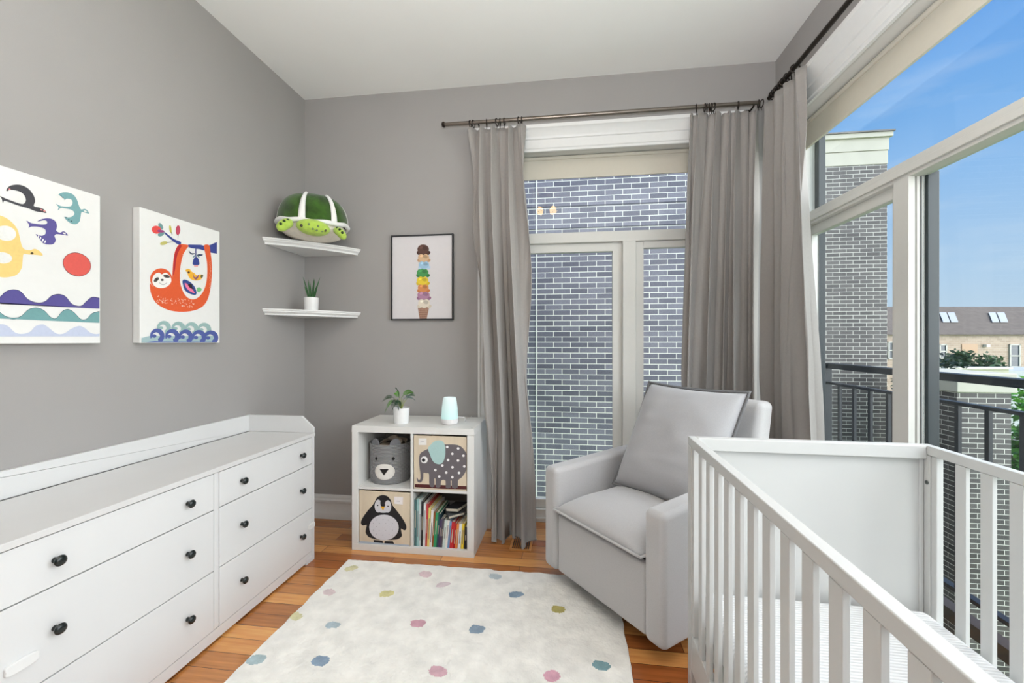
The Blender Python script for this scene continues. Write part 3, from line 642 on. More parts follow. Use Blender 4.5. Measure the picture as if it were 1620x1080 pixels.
# ------------------------------------------------------------------ books
BOOKS = [  # width, height, colour, depth, lean, label
 (.014,.280,(70,110,112),.23,.00,'tall thin dark teal book at the left end of the bookshelf cube'),
 (.014,.286,(150,192,192),.23,.01,'tall pale aqua book second from the left end of the row'),
 (.013,.283,(196,208,208),.22,.01,'tall silvery white book between the pale aqua and the black spines'),
 (.013,.270,(30,32,36),.24,.02,'tall slim black book in the left part of the row'),
 (.015,.262,(220,222,222),.22,.03,'tall off-white book just right of the tall black one'),
 (.012,.258,(190,60,62),.24,.04,'tall thin red book among the tall white ones'),
 (.015,.235,(226,206,120),.22,.05,'cream and yellow book right of the tall thin red one'),
 (.015,.222,(232,228,224),.23,.06,'white book standing left of the green ones'),
 (.010,.210,(150,86,40),.20,.07,'thin brown book pressed against the bright green one'),
 (.018,.208,(48,150,98),.21,.08,'bright green book with a thick spine, middle of the row'),
 (.012,.200,(34,70,80),.20,.08,'dark petrol blue book just right of the bright green one'),
 (.013,.170,(70,50,92),.18,.09,'short purple book in the middle of the row'),
 (.013,.176,(80,74,84),.19,.09,'dark grey book between the purple and the pale mint ones'),
 (.017,.168,(206,220,214),.19,.10,'pale mint book in the right half of the row'),
 (.014,.165,(236,232,226),.20,.11,'short white book left of the blue one'),
 (.014,.160,(110,152,196),.18,.11,'short light blue book standing left of the red pair'),
 (.020,.158,(196,34,40),.19,.11,'thick red book, left one of the red pair'),
 (.013,.150,(176,30,36),.19,.10,'slimmer red book, right one of the red pair'),
 (.014,.148,(228,132,50),.17,.10,'short orange book beside the red pair'),
 (.018,.150,(230,234,236),.17,.08,'short white book between the orange and the yellow ones'),
 (.016,.150,(232,200,50),.17,.06,'short yellow book near the right end of the row'),
 (.015,.132,(34,32,36),.16,.03,'short black book at the right end of the row'),
]
xk = -.9345; lift = .0402
for (w_k, h_k, c_k, d_k, ln, lab) in BOOKS:
    wk = w_k*.97; y0 = 2.482
    r = tag(empty('book', (xk+wk/2, y0, lift)), lab, 'book', 'books in the bottom right cube')
    T = TRS((xk, y0, lift)) @ Matrix.Shear('XY', 4, (0,0)); sh = Matrix.Identity(4); sh[0][2] = ln*.9; T = TRS((xk, y0, lift)) @ sh
    mc = mat('book cover %d %d %d' % c_k, c_k, .4, var=.12, nscale=25)
    q = MB(); q.box(0, .0016, .001, d_k, 0, h_k, T=T); q.box(wk-.0016, wk, .001, d_k, 0, h_k, T=T); q.box(0, wk, -.001, .0012, 0, h_k, T=T); q.build('cover', mc, r)
    q = MB(); q.box(.0016, wk-.0016, .0012, d_k-.004, .003, h_k-.004, T=T); q.build('pages', mat('book pages', (216,208,190), .8, var=.1, nscale=300), r)
    lum = sum(c_k)/3
    q = MB(); rs = random.Random(int(h_k*1e4)+int(w_k*1e4))
    z = h_k*.08
    a_ = rs.uniform(.3,.4)
    q.box(wk*.36, wk*.64, -.0016, -.0009, h_k*rs.uniform(.12,.4), h_k*rs.uniform(.6,.85), T=T)
    q.build('spine_print', mat('spine print dark', (120,112,116), .5) if lum > 140 else mat('spine print light', (190,180,160), .5), r)
    nxt = BOOKS[BOOKS.index((w_k,h_k,c_k,d_k,ln,lab))+1][4] if lab != BOOKS[-1][5] else ln
    xk += wk + .0003 + max(0, ln-nxt)*.9*h_k
BS = [(-.705,2.56,.208,.10,.13,.018,(86,90,92),.5,'small grey board book lying flat on top of the middle of the book row'),
      (-.69,2.57,.2335,.09,.12,.022,(40,40,44),-.3,'small dark board book lying on the grey board book above the row')]
for (x, y, z, a, b_, th, c_k, rz, lab) in BS:
    q = MB(); T = TRS((x,y,z+ .012), rz=rz, ry=-.12); q.box(-a/2,a/2,-b_/2,b_/2,0,.003,T=T); q.box(-a/2,a/2,-b_/2,b_/2,th-.003,th,T=T); q.box(-a/2,-a/2+.003,-b_/2,b_/2,.003,th-.003,T=T)
    r = tag(empty('book', (x,y,z)), lab, 'book', 'books in the bottom right cube')
    q.build('cover', mat('book cover %d %d %d' % c_k, c_k, .4), r); q = MB(); q.box(-a/2+.003,a/2-.003,-b_/2+.003,b_/2-.003,.003,th-.003,T=T); q.build('pages', mat('book pages', (216,208,190), .8), r)

# ------------------------------------------------------------------ pot plant and night light on the shelf unit
pp = onz(.766, 635, 669); pc = (pp.x, pp.y+.0, .7665)
pl = tag(empty('potted_plant', pc), 'small leafy green plant in a white pot on top of the cube shelf unit', 'plant')
pot(pc, .051, .098, pl, .9)
def fern(base, tip, w, m, par, droop=.035, n=12):
    base = Vector(base); tip = Vector(tip); mid = (base+tip)/2+Vector((0,0,droop)); d = (tip-base)
    P = lambda t: base*(1-t)**2+mid*2*t*(1-t)+tip*t*t
    q = MB(); side0 = Vector((d.y,-d.x,0)).normalized() if abs(d.x)+abs(d.y) > 1e-4 else Vector((1,0,0))
    side0 = (side0*.7+Vector((0,0,1))*.55).normalized()
    q.tube([P(i/8) for i in range(9)], [.0016*(1-.7*i/8) for i in range(9)], 6)
    for i in range(1, n+1):
        t = .12+.86*i/n; p = P(t); dirv = (P(min(1,t+.05))-P(t-.05)).normalized(); L = w*math.sin(PI*(.15+.8*t))*(1.0)
        for sg in (-1, 1):
            e2 = (side0*sg*.85+dirv*.65).normalized()*L; a = p; c = p+e2; wd = dirv*(L*.11); lf = side0.cross(dirv).normalized()*.003
            q.add([a-wd*.5, a+e2*.5-wd+lf, c, a+e2*.55+wd+lf, a+wd*.5], [(0,1,2,3,4)])
    q.add([P(.9)-side0*.004, P(1.0)+ (P(1)-P(.9))*1.2, P(.9)+side0*.004], [(0,1,2)])
    q.build('leaf', m, par, weld=False)
bz = Vector(pc)+Vector((0,0,.085))
M_lfd = mat('dark glossy leaf', (40,66,44), .35, var=.3)
M_lfb = mat('blue green leaf', (92,124,120), .35, var=.3)
def stem(tip): 
    q = MB(); q.tube([bz, bz*.4+Vector(tip)*.6+Vector((0,0,.01)), tip], [.0028,.0022,.0016], 8); q.build('stem', mat('pale green stem', (150,160,90), .5), pl)
for (sx, sy, sz, ex, ey, ez, w, m) in ((-.04,-.01,.07,-.115,-.02,.055,.026,M_lfd), (-.015,0,.075,-.03,-.02,.135,.022,M_lfd), (-.035,-.02,.06,-.085,-.05,-.005,.024,M_leaf2),
        (.0,0,.075,.085,-.02,.115,.034,M_leaf2), (.02,-.01,.07,.105,-.04,.065,.030,M_lfb), (0,-.03,.06,.012,-.075,.015,.034,M_lfd), (-.02,-.02,.06,-.03,-.07,.01,.028,M_lfd), (-.02,.02,.06,-.06,.05,.10,.026,M_leaf2), (.02,.03,.06,.06,.07,.08,.026,M_leaf)):
    s0 = bz+Vector((sx,sy,sz)); stem(s0); fern(s0, bz+Vector((ex,ey,ez)), w, m, pl)
lp = onz(.766, 710, 671); lc = (lp.x, lp.y+.02, .7665)
nl = tag(empty('night_light', lc), 'white tapered night light glowing pale aqua on top of the cube shelf unit', 'lamp')
q = MB(); q.lathe([(0,0),(.045,0),(.051,.004),(.054,.018),(.053,.034)], lc, 40); q.build('base', mat('white speaker cloth', (228,226,226), .8, bump=.3, bscale=900), nl)
M_glow = bpy.data.materials.new('aqua glow shade'); M_glow.use_nodes = True; n = M_glow.node_tree; b_g = n.nodes['Principled BSDF']
t_ = n.nodes.new('ShaderNodeTexCoord'); s_ = n.nodes.new('ShaderNodeSeparateXYZ'); r_ = n.nodes.new('ShaderNodeValToRGB'); mr = n.nodes.new('ShaderNodeMapRange')
mr.inputs['From Min'].default_value = .03; mr.inputs['From Max'].default_value = .165
n.links.new(t_.outputs['Object'], s_.inputs[0]); n.links.new(s_.outputs[2], mr.inputs[0]); n.links.new(mr.outputs[0], r_.inputs[0])
r_.color_ramp.elements[0].color = (.46,.84,.80,1); r_.color_ramp.elements[1].color = (.72,.82,.82,1)
n.links.new(r_.outputs[0], b_g.inputs['Emission Color']); b_g.inputs['Emission Strength'].default_value = .54; b_g.inputs['Base Color'].default_value = (.42,.5,.5,1)
q = MB(); q.lathe([(.053,.0342),(.0525,.05),(.049,.10),(.044,.14),(.041,.160),(.037,.166),(.030,.164),(.028,.158),(0,.157)], lc, 40); q.build('shade', M_glow, nl)
q = MB(); q.tube(smoothpts([(lc[0]+.05,lc[1],lc[2]+.045),(lc[0]+.08,lc[1]+.02,lc[2]+.04),(lc[0]+.09,lc[1]+.04,lc[2]+.03),(lc[0]+.085,lc[1]+.06,lc[2]+.004),(lc[0]+.08,2.86,lc[2]+.003)],4,closed=False), .0018, 8); q.build('power_cord', mat('white cord', (226,226,226), .4), nl)

# ------------------------------------------------------------------ rug
RG0, RG1, RGY0, RGY1 = -1.278, .243, .25, 2.325
M_rug = mat('cream shaggy rug pile', (238,235,228), 1.0, var=.10, nscale=14, bump=.9, bscale=90, sheen=.5, spec=.1)
A_r = []
def rugp(u, v):
    x = RG0+(RG1-RG0)*u; y = RGY0+(RGY1-RGY0)*v
    e_ = min(u,1-u,v,1-v); n_ = noise.noise(Vector((x*9,y*9,0)))
    ex = .006*noise.noise(Vector((x*14,y*14,3))) if e_ < .02 else 0
    z = .016+.004*n_+.002*noise.noise(Vector((x*40,y*40,1)))
    if e_ == 0: z = .004
    return Vector((x+ex, y+ex, z))
ru = tag(empty('area_rug', ((RG0+RG1)/2, (RGY0+RGY1)/2, 0)), 'cream shaggy rug with pastel dots lying in the middle of the wooden floor', 'rug')
dots = [(460,81,(222,216,170)),(710,101,(224,198,202)),(770,135,(226,208,210)),(945,108,(190,202,206)),(385,161,(226,206,206)),(580,166,(220,212,150)),(1015,169,(134,158,178)),(1158,218,(186,174,104)),(270,243,(222,216,170)),(397,272,(178,194,202)),(685,266,(210,160,172)),(883,286,(140,160,178)),(140,388,(176,196,200)),(356,392,(142,164,186)),(752,427,(218,176,186)),(1136,442,(220,166,182)),(1302,407,(128,164,170))]
q = MB(); NU, NV = 300, 410; q.grid(rugp, NU, NV); ms_ = [M_rug]
for i, (x, y, c) in enumerate(dots):
    p = onz(.018, 340+x/2.1316, 860+y/2.1316); rs = random.Random(i)
    m = mat('rug dot %d %d %d' % c, tuple(int(v*.96) for v in c), 1.0, var=.14, nscale=30, bump=.8, bscale=90, sheen=.3, spec=.1)
    if m not in ms_: ms_.append(m)
    mi = ms_.index(m); rot = rs.uniform(-.5,.5); rx = rs.uniform(.031,.038); ry = rs.uniform(.023,.029); ca, sa = math.cos(rot), math.sin(rot)
    i0 = int((p.x-.06-RG0)/(RG1-RG0)*NU); j0 = int((p.y-.06-RGY0)/(RGY1-RGY0)*NV)
    for jj in range(max(0,j0), min(NV, j0+26)):
        for ii in range(max(0,i0), min(NU, i0+26)):
            X_ = RG0+(ii+.5)/NU*(RG1-RG0)-p.x; Y_ = RGY0+(jj+.5)/NV*(RGY1-RGY0)-p.y
            a_ = (X_*ca+Y_*sa)/rx; b_ = (-X_*sa+Y_*ca)/ry
            if (abs(a_)**2.4+abs(b_)**2.4) < 1+.35*noise.noise(Vector((X_*60,Y_*60,i))): q.m[jj*NU+ii] = mi
q.build('pile', ms_, ru)
MB().box(RG0+.01, RG1-.01, RGY0+.01, RGY1-.01, .001, .006).build('backing', mat('rug backing', (180,176,166), .95), ru)

# ------------------------------------------------------------------ armchair (local frame: x along the front, y to the back)
CA = math.atan2(-.777, .629)
ch = tag(empty('armchair', (-.135, 2.29, 0), CA), 'light grey upholstered glider armchair standing between the window and the crib', 'armchair')
CW = .785
def soft(pts_fn, nu, nv, name, m, par, **k):
    q = MB(); q.grid(pts_fn, nu, nv); return q.build(name, m, par, local=True, **k)
def arm(x0, x1, flip):
    q = MB(); q.prism([(x0,0,.09),(x0,.03,.085),(x0,.80,.085),(x0,.80,.655),(x0,.55,.655),(x0,.0,.618)], (x1-x0,0,0))
    return q.build('armrest', M_chair, ch, local=True, bevel=.028, seg=5)
arm(0, .102, 0); arm(CW-.102, CW, 1)
q = MB(); q.box(.103, CW-.103, .016, .05, .092, .384); q.build('front_panel', M_chair, ch, local=True, bevel=.012, seg=3)
q = MB(); q.box(.103, CW-.103, .05, .74, .11, .36); q.build('seat_deck', mat('dark underside cloth', (60,58,58), .9), ch, local=True)
def cush(x0, x1, y0, y1, z0, z1, crown, name, m, weltmat=None, T=None, par=None, corner=.0, zr=None, crease=.006):
    q = MB(); n_ = 26
    def g(u, v, s_):
        a = 2*u-1; b_ = 2*v-1
        k = (1-abs(a)**3.2)*(1-abs(b_)**3.2); kk = k**.5
        px = (x0+x1)/2+(x1-x0)/2*a*(1-corner*(1-abs(b_)**2)*.5*0 + .0)
        pin = 1-corner*(1-a*a) ; pin2 = 1-corner*(1-b_*b_)
        px = (x0+x1)/2+(x1-x0)/2*a*pin2; py = (y0+y1)/2+(y1-y0)/2*b_*pin
        zc = (z0+z1)/2 if zr is None else zr; hz = (z1-zc) if s_ > 0 else (zc-z0)
        w = crease*(noise.noise(Vector((px*7,py*7,s_*3)))+.8*noise.noise(Vector((px*6,py*22,s_*5))))*k
        return Vector((px, py, zc+s_*(hz*kk+crown*k*(1 if s_ > 0 else .3))+w))
    vs = []; fs = []
    for s_ in (1,-1):
        o = len(vs)
        for j in range(n_+1):
            for i in range(n_+1): vs.append(g(i/n_, j/n_, s_))
        for j in range(n_):
            for i in range(n_):
                f = (o+j*(n_+1)+i, o+j*(n_+1)+i+1, o+(j+1)*(n_+1)+i+1, o+(j+1)*(n_+1)+i); fs.append(f if s_ > 0 else f[::-1])
    q.add(vs, fs, 0, T)
    o = q.build(name, m, par, local=True, ang=3.0)
    rim = []
    for i in range(n_*4):
        k, f_ = divmod(i, n_); f_ = f_/n_
        u, v = ((f_,0),(1,f_),(1-f_,1),(0,1-f_))[k]; p = g(u, v, 1); p.z = (z0+z1)/2 if zr is None else zr; rim.append(p)
    return o, [ (T @ p) if T else p for p in rim]
o, rim = cush(.104, CW-.104, -.012, .62, .392, .482, .032, 'seat_cushion', M_chair, par=ch, zr=.418)
q = MB(); q.tube(rim, .006, 8, closed=True); q.build('piping', M_chair, o, local=True)
# back
q = MB(); lean = .16
def bk_prof(x): return [(x,.60,.34),(x,.80,.12),(x,.80,.5),(x,.895,.985),(x,.775,.99)]
q.prism(bk_prof(.045), (CW-.09,0,0)); q.build('backrest', M_chair, ch, local=True, bevel=.035, seg=5)
# big pillow leaning on the back
ang = math.atan2(.56, .30)
Tp = Matrix.Translation((.445, .515, .775)) @ Matrix.Rotation(.0,4,'Z') @ Matrix.Rotation(ang, 4, 'X')
o, rim = cush(-.29, .29, -.31, .30, -.07, .07, .03, 'back_pillow', M_pillow, T=Tp, par=ch, corner=.05, crease=.010)
rr = [Vector(p) for p in rim]; cen = sum(rr, Vector())/len(rr)
q = MB(); fl = []
for p in rr: fl.append((p, cen+(p-cen)*1.045+Vector((0,0,0))))
n_ = len(fl); vs = [a for a, b_ in fl]+[b_ for a, b_ in fl]; fs = [(i,(i+1)%n_,n_+(i+1)%n_,n_+i) for i in range(n_)]
q.add(vs, fs); q.build('flange', mat('dark grey pillow edge', (112,112,114), .9), o, local=True, solid=.006)
q = MB(); q.lathe([(0,.0),(.27,0),(.27,.012),(.25,.016),(0,.018)], (.39,.43,.021), 40); q.lathe([(.05,0),(.05,.07)], (.39,.43,.036), 20); q.build('swivel_base', mat('black steel base', (30,30,30), .5), ch, local=True)

# ------------------------------------------------------------------ crib (local frame: origin at far left corner on floor)
CR = math.radians(-1.25); ZT = .935
cb = tag(empty('crib', (.4376, 1.6466, 0), CR), 'white wooden slatted baby crib with a solid end panel, standing by the big side window', 'crib')
CWD, CL = .783, 1.37
RT = .027      # rail thickness
def cbox(name, *a, bevel=.003, par=None, m=None): return MB().box(*a).build(name, m or M_crib, par or cb, local=True, bevel=bevel)
def end_panel(y0):
    p = MB(); s_ = 1
    p.box(RT+.0005, CWD-RT-.0005, y0-.012, y0, .16, ZT-.045); o = p.build('end_panel', M_crib, cb, local=True)
    q = MB(); q.box(RT+.0005, CWD-RT-.0005, y0-.03, y0+.005, ZT-.045, ZT); q.box(RT+.0005, CWD-RT-.0005, y0-.026, y0+.002, .10, .16)
    q.box(RT+.0005, RT+.022, y0-.022, y0+.0, .16, ZT-.045); q.box(CWD-RT-.014, CWD-RT-.0005, y0-.018, y0, .16, ZT-.045)
    q.build('end_frame', M_crib, o, local=True, bevel=.003)
end_panel(-.005); end_panel(-CL+.03)
for (x0, x1) in ((0, RT), (CWD-RT, CWD)):
    sd = MB(); sd.box(x0, x1, -CL, 0, ZT-.031, ZT); o1 = sd.build('top_rail', M_crib, cb, local=True, bevel=.003, seg=2)
    cbox('bottom_rail', x0+.001, x1-.001, -CL+.045, -.045, .10, .23)
    cbox('leg', x0, x1, -.0445, 0, 0, ZT-.0315); cbox('leg', x0, x1, -CL, -CL+.0445, 0, ZT-.0315)
    cbox('stile', x0+.003, x1-.003, -.068, -.045, .2305, ZT-.0315)
    ys = []; y = -.136 - .0395 + .0
    first = -.1385                  # centre of the first slat after the wide opening
    for k in range(16):
        yc = -.158 - k*.0838
        if yc < -CL+.07: break
        cbox('slat', x0+.001, x0+.013, yc-.0185, yc+.0185, .2302, ZT-.0313, bevel=.0015)
for (x, y, z, rz, ry) in ((.0, 0, 0, 0, 0),):
    T = TRS((RT+.011, -.0275, .826), rx=PI/2)
    MB().lathe([(0,0),(.0075,0),(.0075,.001),(.004,.0015),(.0035,-.002),(0,-.002)], T=T, seg=16).build('bolt', mat('steel bolt', (130,134,132), .3, metal=.8), cb, local=True)
    T = TRS((CWD-RT-.0005, -.034, .812), ry=-PI/2)
    MB().lathe([(0,0),(.0075,0),(.0075,.001),(.004,.0015),(.0035,-.002),(0,-.002)], T=T, seg=16).build('bolt', mat('steel bolt', (130,134,132), .3, metal=.8), cb, local=True)
cbox('mattress_support', RT+.002, CWD-RT-.002, -CL+.05, -.05, .245, .262)
# mattress
M_matt = bpy.data.materials.new('white ribbed mattress cover'); M_matt.use_nodes = True; n = M_matt.node_tree; b_g = n.nodes['Principled BSDF']
t_ = n.nodes.new('ShaderNodeTexCoord'); w_ = n.nodes.new('ShaderNodeTexWave'); w_.bands_direction = 'Y'; w_.inputs['Scale'].default_value = 26; w_.inputs['Distortion'].default_value = .5
r_ = n.nodes.new('ShaderNodeValToRGB'); r_.color_ramp.elements[0].color = (*lin((206,206,206)),1); r_.color_ramp.elements[1].color = (*lin((220,220,220)),1)
n.links.new(t_.outputs['Object'], w_.inputs[0]); n.links.new(w_.outputs[0], r_.inputs[0]); n.links.new(r_.outputs[0], b_g.inputs['Base Color'])
u_ = n.nodes.new('ShaderNodeBump'); u_.inputs['Distance'].default_value = .006; n.links.new(w_.outputs[0], u_.inputs['Height']); u_.inputs['Strength'].default_value = .4; n.links.new(u_.outputs[0], b_g.inputs['Normal']); b_g.inputs['Roughness'].default_value = .9
Rm = Matrix.Translation((.4376,1.6466,0)) @ Matrix.Rotation(CR,4,'Z')
mt_ = tag(empty('crib_mattress', Rm @ Vector((CWD/2, -CL/2, .262)), CR), 'white ribbed mattress lying inside the crib', 'mattress')
q = MB(); q.box(RT+.012, CWD-RT-.012, -CL+.06, -.045, .2625, .395, T=Rm); q.build('cover', M_matt, mt_, bevel=.03, seg=5)

# ------------------------------------------------------------------ curtain rods, rings and curtains
ZR = 2.755; YRD = 2.785; XRD = 1.2
rd = tag(empty('curtain_rod', (.2, YRD, ZR)), 'long brushed metal curtain rod above the back window', 'curtain rod')
q = MB(); q.tube([(-.835, YRD, ZR), (1.165, YRD, ZR)], .0125, 20); q.build('pole', M_bronze, rd)
q = MB(); q.lathe([(0,0),(.014,0),(.019,.004),(.019,.012),(.014,.02),(0,.022)], T=TRS((-.833, YRD, ZR), ry=-PI/2)); q.build('end_cap', M_ring, rd)
for x in (-.60, 1.13):
    q = MB(); q.tube([(x, YRD, ZR-.016), (x, YRD+.02, ZR-.02), (x, YB-.004, ZR-.02)], .005, 8); q.box(x-.012, x+.012, YB-.006, YB, ZR-.045, ZR+.005); q.build('bracket', M_ring, rd)
rd2 = tag(empty('curtain_rod', (XRD, 1.0, ZR)), 'dark curtain rod running above the big side window', 'curtain rod')
q = MB(); q.tube([(XRD, 2.745, ZR), (XRD, -.9, ZR)], .0125, 20); q.build('pole', M_ring, rd2)
for y in (2.70, 1.0):
    q = MB(); q.tube([(XRD, y, ZR-.016), (XRD+.02, y, ZR-.02), (XR-.004, y, ZR-.02)], .005, 8); q.box(XR-.006, XR, y-.012, y+.012, ZR-.045, ZR+.005); q.build('bracket', M_ring, rd2)
rg = MB(); rg.tube([(0, .0225*math.cos(2*PI*k/24), .0225*math.sin(2*PI*k/24)) for k in range(24)], .0034, 8, closed=True); rg.tube([(0,0,-.024),(0,.002,-.034),(0,0,-.04)], .0022, 6)
ringo = None
def ring(x, y, rz, label, group):
    global ringo
    if ringo is None:
        ringo = rg.build('curtain_ring', M_ring); o = ringo; ring.off = o.location.copy()
    else: o = ringo.copy(); COL.objects.link(o)
    o.location = (x, y, ZR-.009+ring.off.z); o.rotation_euler = (0,0,rz); return tag(o, label, 'curtain ring', group)
for px in (744, 749, 770, 786, 791, 798, 821, 825.5):
    p = ony(YRD, px, 190); ring(p.x, YRD, random.uniform(-.35,.35), 'small bronze ring holding the curtain left of the back window', 'rings of the left curtain')
for px in (1102, 1115, 1118.5, 1122, 1125.5, 1129, 1168, 1200, 1205):
    p = ony(YRD, px, 170); ring(p.x, YRD, random.uniform(-.3,.3), 'small bronze ring holding the curtain right of the back window', 'rings of the middle curtain')
for px in (1222, 1226, 1231, 1236, 1241, 1246, 1258):
    p = onx(XRD, px, 110); ring(XRD, p.y, PI/2+random.uniform(-.3,.3), 'small bronze ring on the dark rod holding the curtain of the side window', 'rings of the side curtain')
def curtain(label, A0, B0, A1, B1, z0, z1, folds, folds1, seed, amp0, amp1, bow=0, puddle=0, mid=None, side=1):
    A0,B0,A1,B1 = map(Vector, (A0,B0,A1,B1)); nu, nv = 300, 70
    rs = random.Random(seed); ph = [rs.uniform(0,6.28) for _ in range(8)]
    # uneven pleats: warp of the parameter
    def warp(s): return s + .045*math.sin(2*PI*s*2+ph[0]) + .03*math.sin(2*PI*s*3.3+ph[1])
    def fn(u, v):
        t = v; a = A0.lerp(A1, min(1, t*1.35)); b_ = B0.lerp(B1, t); d = (b_-a); nrm = Vector((d.y,-d.x)).normalized()*side; tn = d.normalized()
        s = warp(u)
        drift = .10*math.sin(2.2*t+ph[2]) + .06*t*math.sin(7*u+ph[3])
        fo = folds+(folds1-folds)*min(1, t*1.15)**.8; phase = 2*PI*fo*(s-.5+drift*.3)+ph[7]
        amp = (amp0+(amp1-amp0)*min(1,t*1.6))*(.65+.45*math.sin(2*PI*u*1.7+ph[4])**2)
        f = math.sin(phase)+.30*math.sin(2*phase+ph[5]+1.5*t)+.16*math.sin(3*phase+ph[6])+.4*t*math.sin(2*PI*fo*.5*s+ph[6])
        off = amp*f
        p = a + d*u + nrm*(off + bow*math.sin(PI*min(1,t))*.5) + tn*(min(amp,.03)*.7*math.sin(2*phase+.6))*min(1, t*4+.3)
        wr = .004*noise.noise(Vector((u*22, t*9, seed)))+.010*t*noise.noise(Vector((u*5, t*3.5, seed+5)))
        p = p+nrm*wr
        if puddle and t > .93: p = p + nrm*puddle*((t-.93)/.07)*(.6+.4*math.sin(9*u+1))
        z = z0+(z1-z0)*t
        z -= (1-min(1,t*18))*.012*(1-abs(math.sin(phase*.5)))
        if puddle and t > .97: z = z1+.003+.010*abs(math.sin(14*u+30*t)) * 1.0
        return Vector((p.x, p.y, z))
    q = MB(); q.grid(fn, nu, nv)
    return tag(q.build('curtain', M_cloth, ang=3.1, solid=.003), label, 'curtain')
curtain('grey floor-length curtain left of the back window, beside the cube shelf unit', (-.668,2.785), (-.285,2.785), (-.512,2.69), (-.228,2.73), 2.715, .006, 4.2, 2.1, 11, .024, .060, bow=.05, puddle=.06)
curtain('grey curtain at the right of the back window, behind the armchair', (.752,2.79), (1.165,2.79), (.72,2.775), (1.12,2.775), 2.715, .012, 5.6, 4.2, 23, .020, .040)
curtain('grey curtain of the big side window, hanging in the corner nearest the crib', (1.185,2.73), (1.2,2.37), (1.17,2.66), (1.185,2.205), 2.712, .012, 3.6, 2.4, 31, .024, .055, side=1)

# ------------------------------------------------------------------ floor vent and ceiling lamp (out of frame, mirrored in the panes)
vq = MB(); vx, vy = -.30, 2.70
for k in range(9): vq.box(vx-.05+k*.0125, vx-.05+k*.0125+.005, vy-.10, vy+.10, .0005, .004, m=1)
vq.box(vx-.065, vx-.05, vy-.12, vy+.12, .0003, .0055); vq.box(vx+.056, vx+.07, vy-.12, vy+.12, .0003, .0055); vq.box(vx-.05, vx+.056, vy-.12, vy-.10, .0003, .0055); vq.box(vx-.05, vx+.056, vy+.10, vy+.12, .0003, .0055)
tag(vq.build('floor_vent', [mat('light wood register', (190,130,70), .4, var=.2), mat('dark vent slot', (30,24,20), .7)]), 'small wooden floor vent with dark slots beside the left curtain', 'floor vent')
clp = tag(empty('ceiling_lamp', (-.27, 1.0, 2.93)), 'two-bulb ceiling lamp seen as two warm glows in the back window glass', 'ceiling lamp')
q = MB(); q.lathe([(0,.1275),(.09,.1275),(.09,.115),(.03,.10),(.012,.07),(.012,0),(.02,-.01),(0,-.012)], (-.27,1.0,2.93)); q.tube([(-.35,1.0,2.925),(-.19,1.0,2.925)], .007, 10); q.build('fixture', M_bronze, clp)
for x in (-.35, -.19):
    q = MB(); q.lathe([(0,-.10),(.03,-.09),(.042,-.06),(.038,-.025),(.022,-.002),(0,0)], (x,1.0,2.922), 24); q.build('bulb_shade', mat('warm frosted glass', (255,206,140), .5, emit=32), clp)

# ------------------------------------------------------------------ outside
def outside_tag(o, l, c, g=None): return tag(o, l, c, g)
nb = tag(empty('brick_building', (-1.0, 5.4, -8)), 'slate grey brick building wall seen through the back window', 'building')
MB().box(-9, 2.3, 5.38, 9.5, -8, 4.3).build('wall', M_brickN, nb)
q = MB(); q.box(-.415, -.40, 5.372, 5.38, -8, 4.3); q.build('corner_joint', mat('pale mortar', (222,220,212), .9), nb)
q = MB(); q.box(-9, 2.3, 5.373, 5.38, 2.985, 2.992); q.box(-9, 2.3, 5.373, 5.38, 2.708, 2.715); q.build('expansion_joint', mat('dark joint', (70,72,84), .8), nb)
tw = tag(empty('brick_tower', (4.4, 8.6, -8)), 'grey brick tower with a cream stone top seen through the side window', 'building')
tx0, tx1, ty = 2.9, 5.405, 8.05
MB().box(tx0, tx1, ty, ty+3, -8, 4.33).build('wall', M_brickT, tw)
q = MB(); q.box(tx0, tx1+.01, ty-.01, ty+3, 4.33, 4.56); q.box(tx0, tx1+.02, ty-.02, ty+3, 4.565, 4.78); q.box(tx0, tx1+.06, ty-.06, ty+3, 4.78, 4.86)
q.build('stone_coping', M_stone, tw, bevel=.006)
MB().box(tx0, tx1+.08, ty-.08, ty+3, 4.86, 4.885).build('cap_flashing', mat('grey metal flashing', (110,104,100), .5), tw)
pi_ = tag(empty('brick_pier', (5.5, 6.8, -8)), 'low grey brick pier with a cream stone cap beyond the balcony railing', 'pier')
MB().box(5.22, 5.86, 6.5, 7.6, -8, .60).build('pier_wall', M_brickT, pi_)
MB().box(5.19, 5.9, 6.46, 7.6, .60, .86).build('stone_cap', M_stone, pi_, bevel=.01)
# balcony railing
rl = tag(empty('balcony_railing', (1.9, 1.8, 0)), 'dark iron balcony railing outside the big side window', 'railing')
XB = 1.92
q = MB(); q.box(XB-.02, XB+.03, -1.2, 3.50, 1.085, 1.122); q.box(XB-.028, XB+.038, -1.2, 3.50, 1.117, 1.125); q.build('top_rail', M_dark, rl, bevel=.003)
q = MB(); q.box(XB-.015, XB+.025, -1.2, 3.50, .968, .985); q.build('middle_rail', M_dark, rl, bevel=.002)
q = MB(); q.box(XB-.015, XB+.025, -1.2, 3.50, .035, .055); q.build('bottom_rail', M_dark, rl, bevel=.002)
for y in (3.50, 1.0): MB().box(XB-.035, XB+.035, y-.035, y+.035, -.3, 1.116).build('post', M_dark, rl, bevel=.003)
yv = 3.32
while yv > .4:
    if abs(yv-1.0) > .05: MB().box(XB-.004, XB+.012, yv-.011, yv+.011, .055, .968).build('baluster', M_dark, rl)
    yv -= .155
q = MB(); q.box(XB, 1.56, 3.47, 3.50, 1.085, 1.122); q.box(XB, 1.56, 3.47, 3.5, .968, .985); q.build('return_rail', M_dark, rl)
MB().box(XB-.035, XB+.03, -1.2, 3.53, -.115, -.05).build('edge_beam', mat('dark brown steel', (52,44,44), .6), rl)
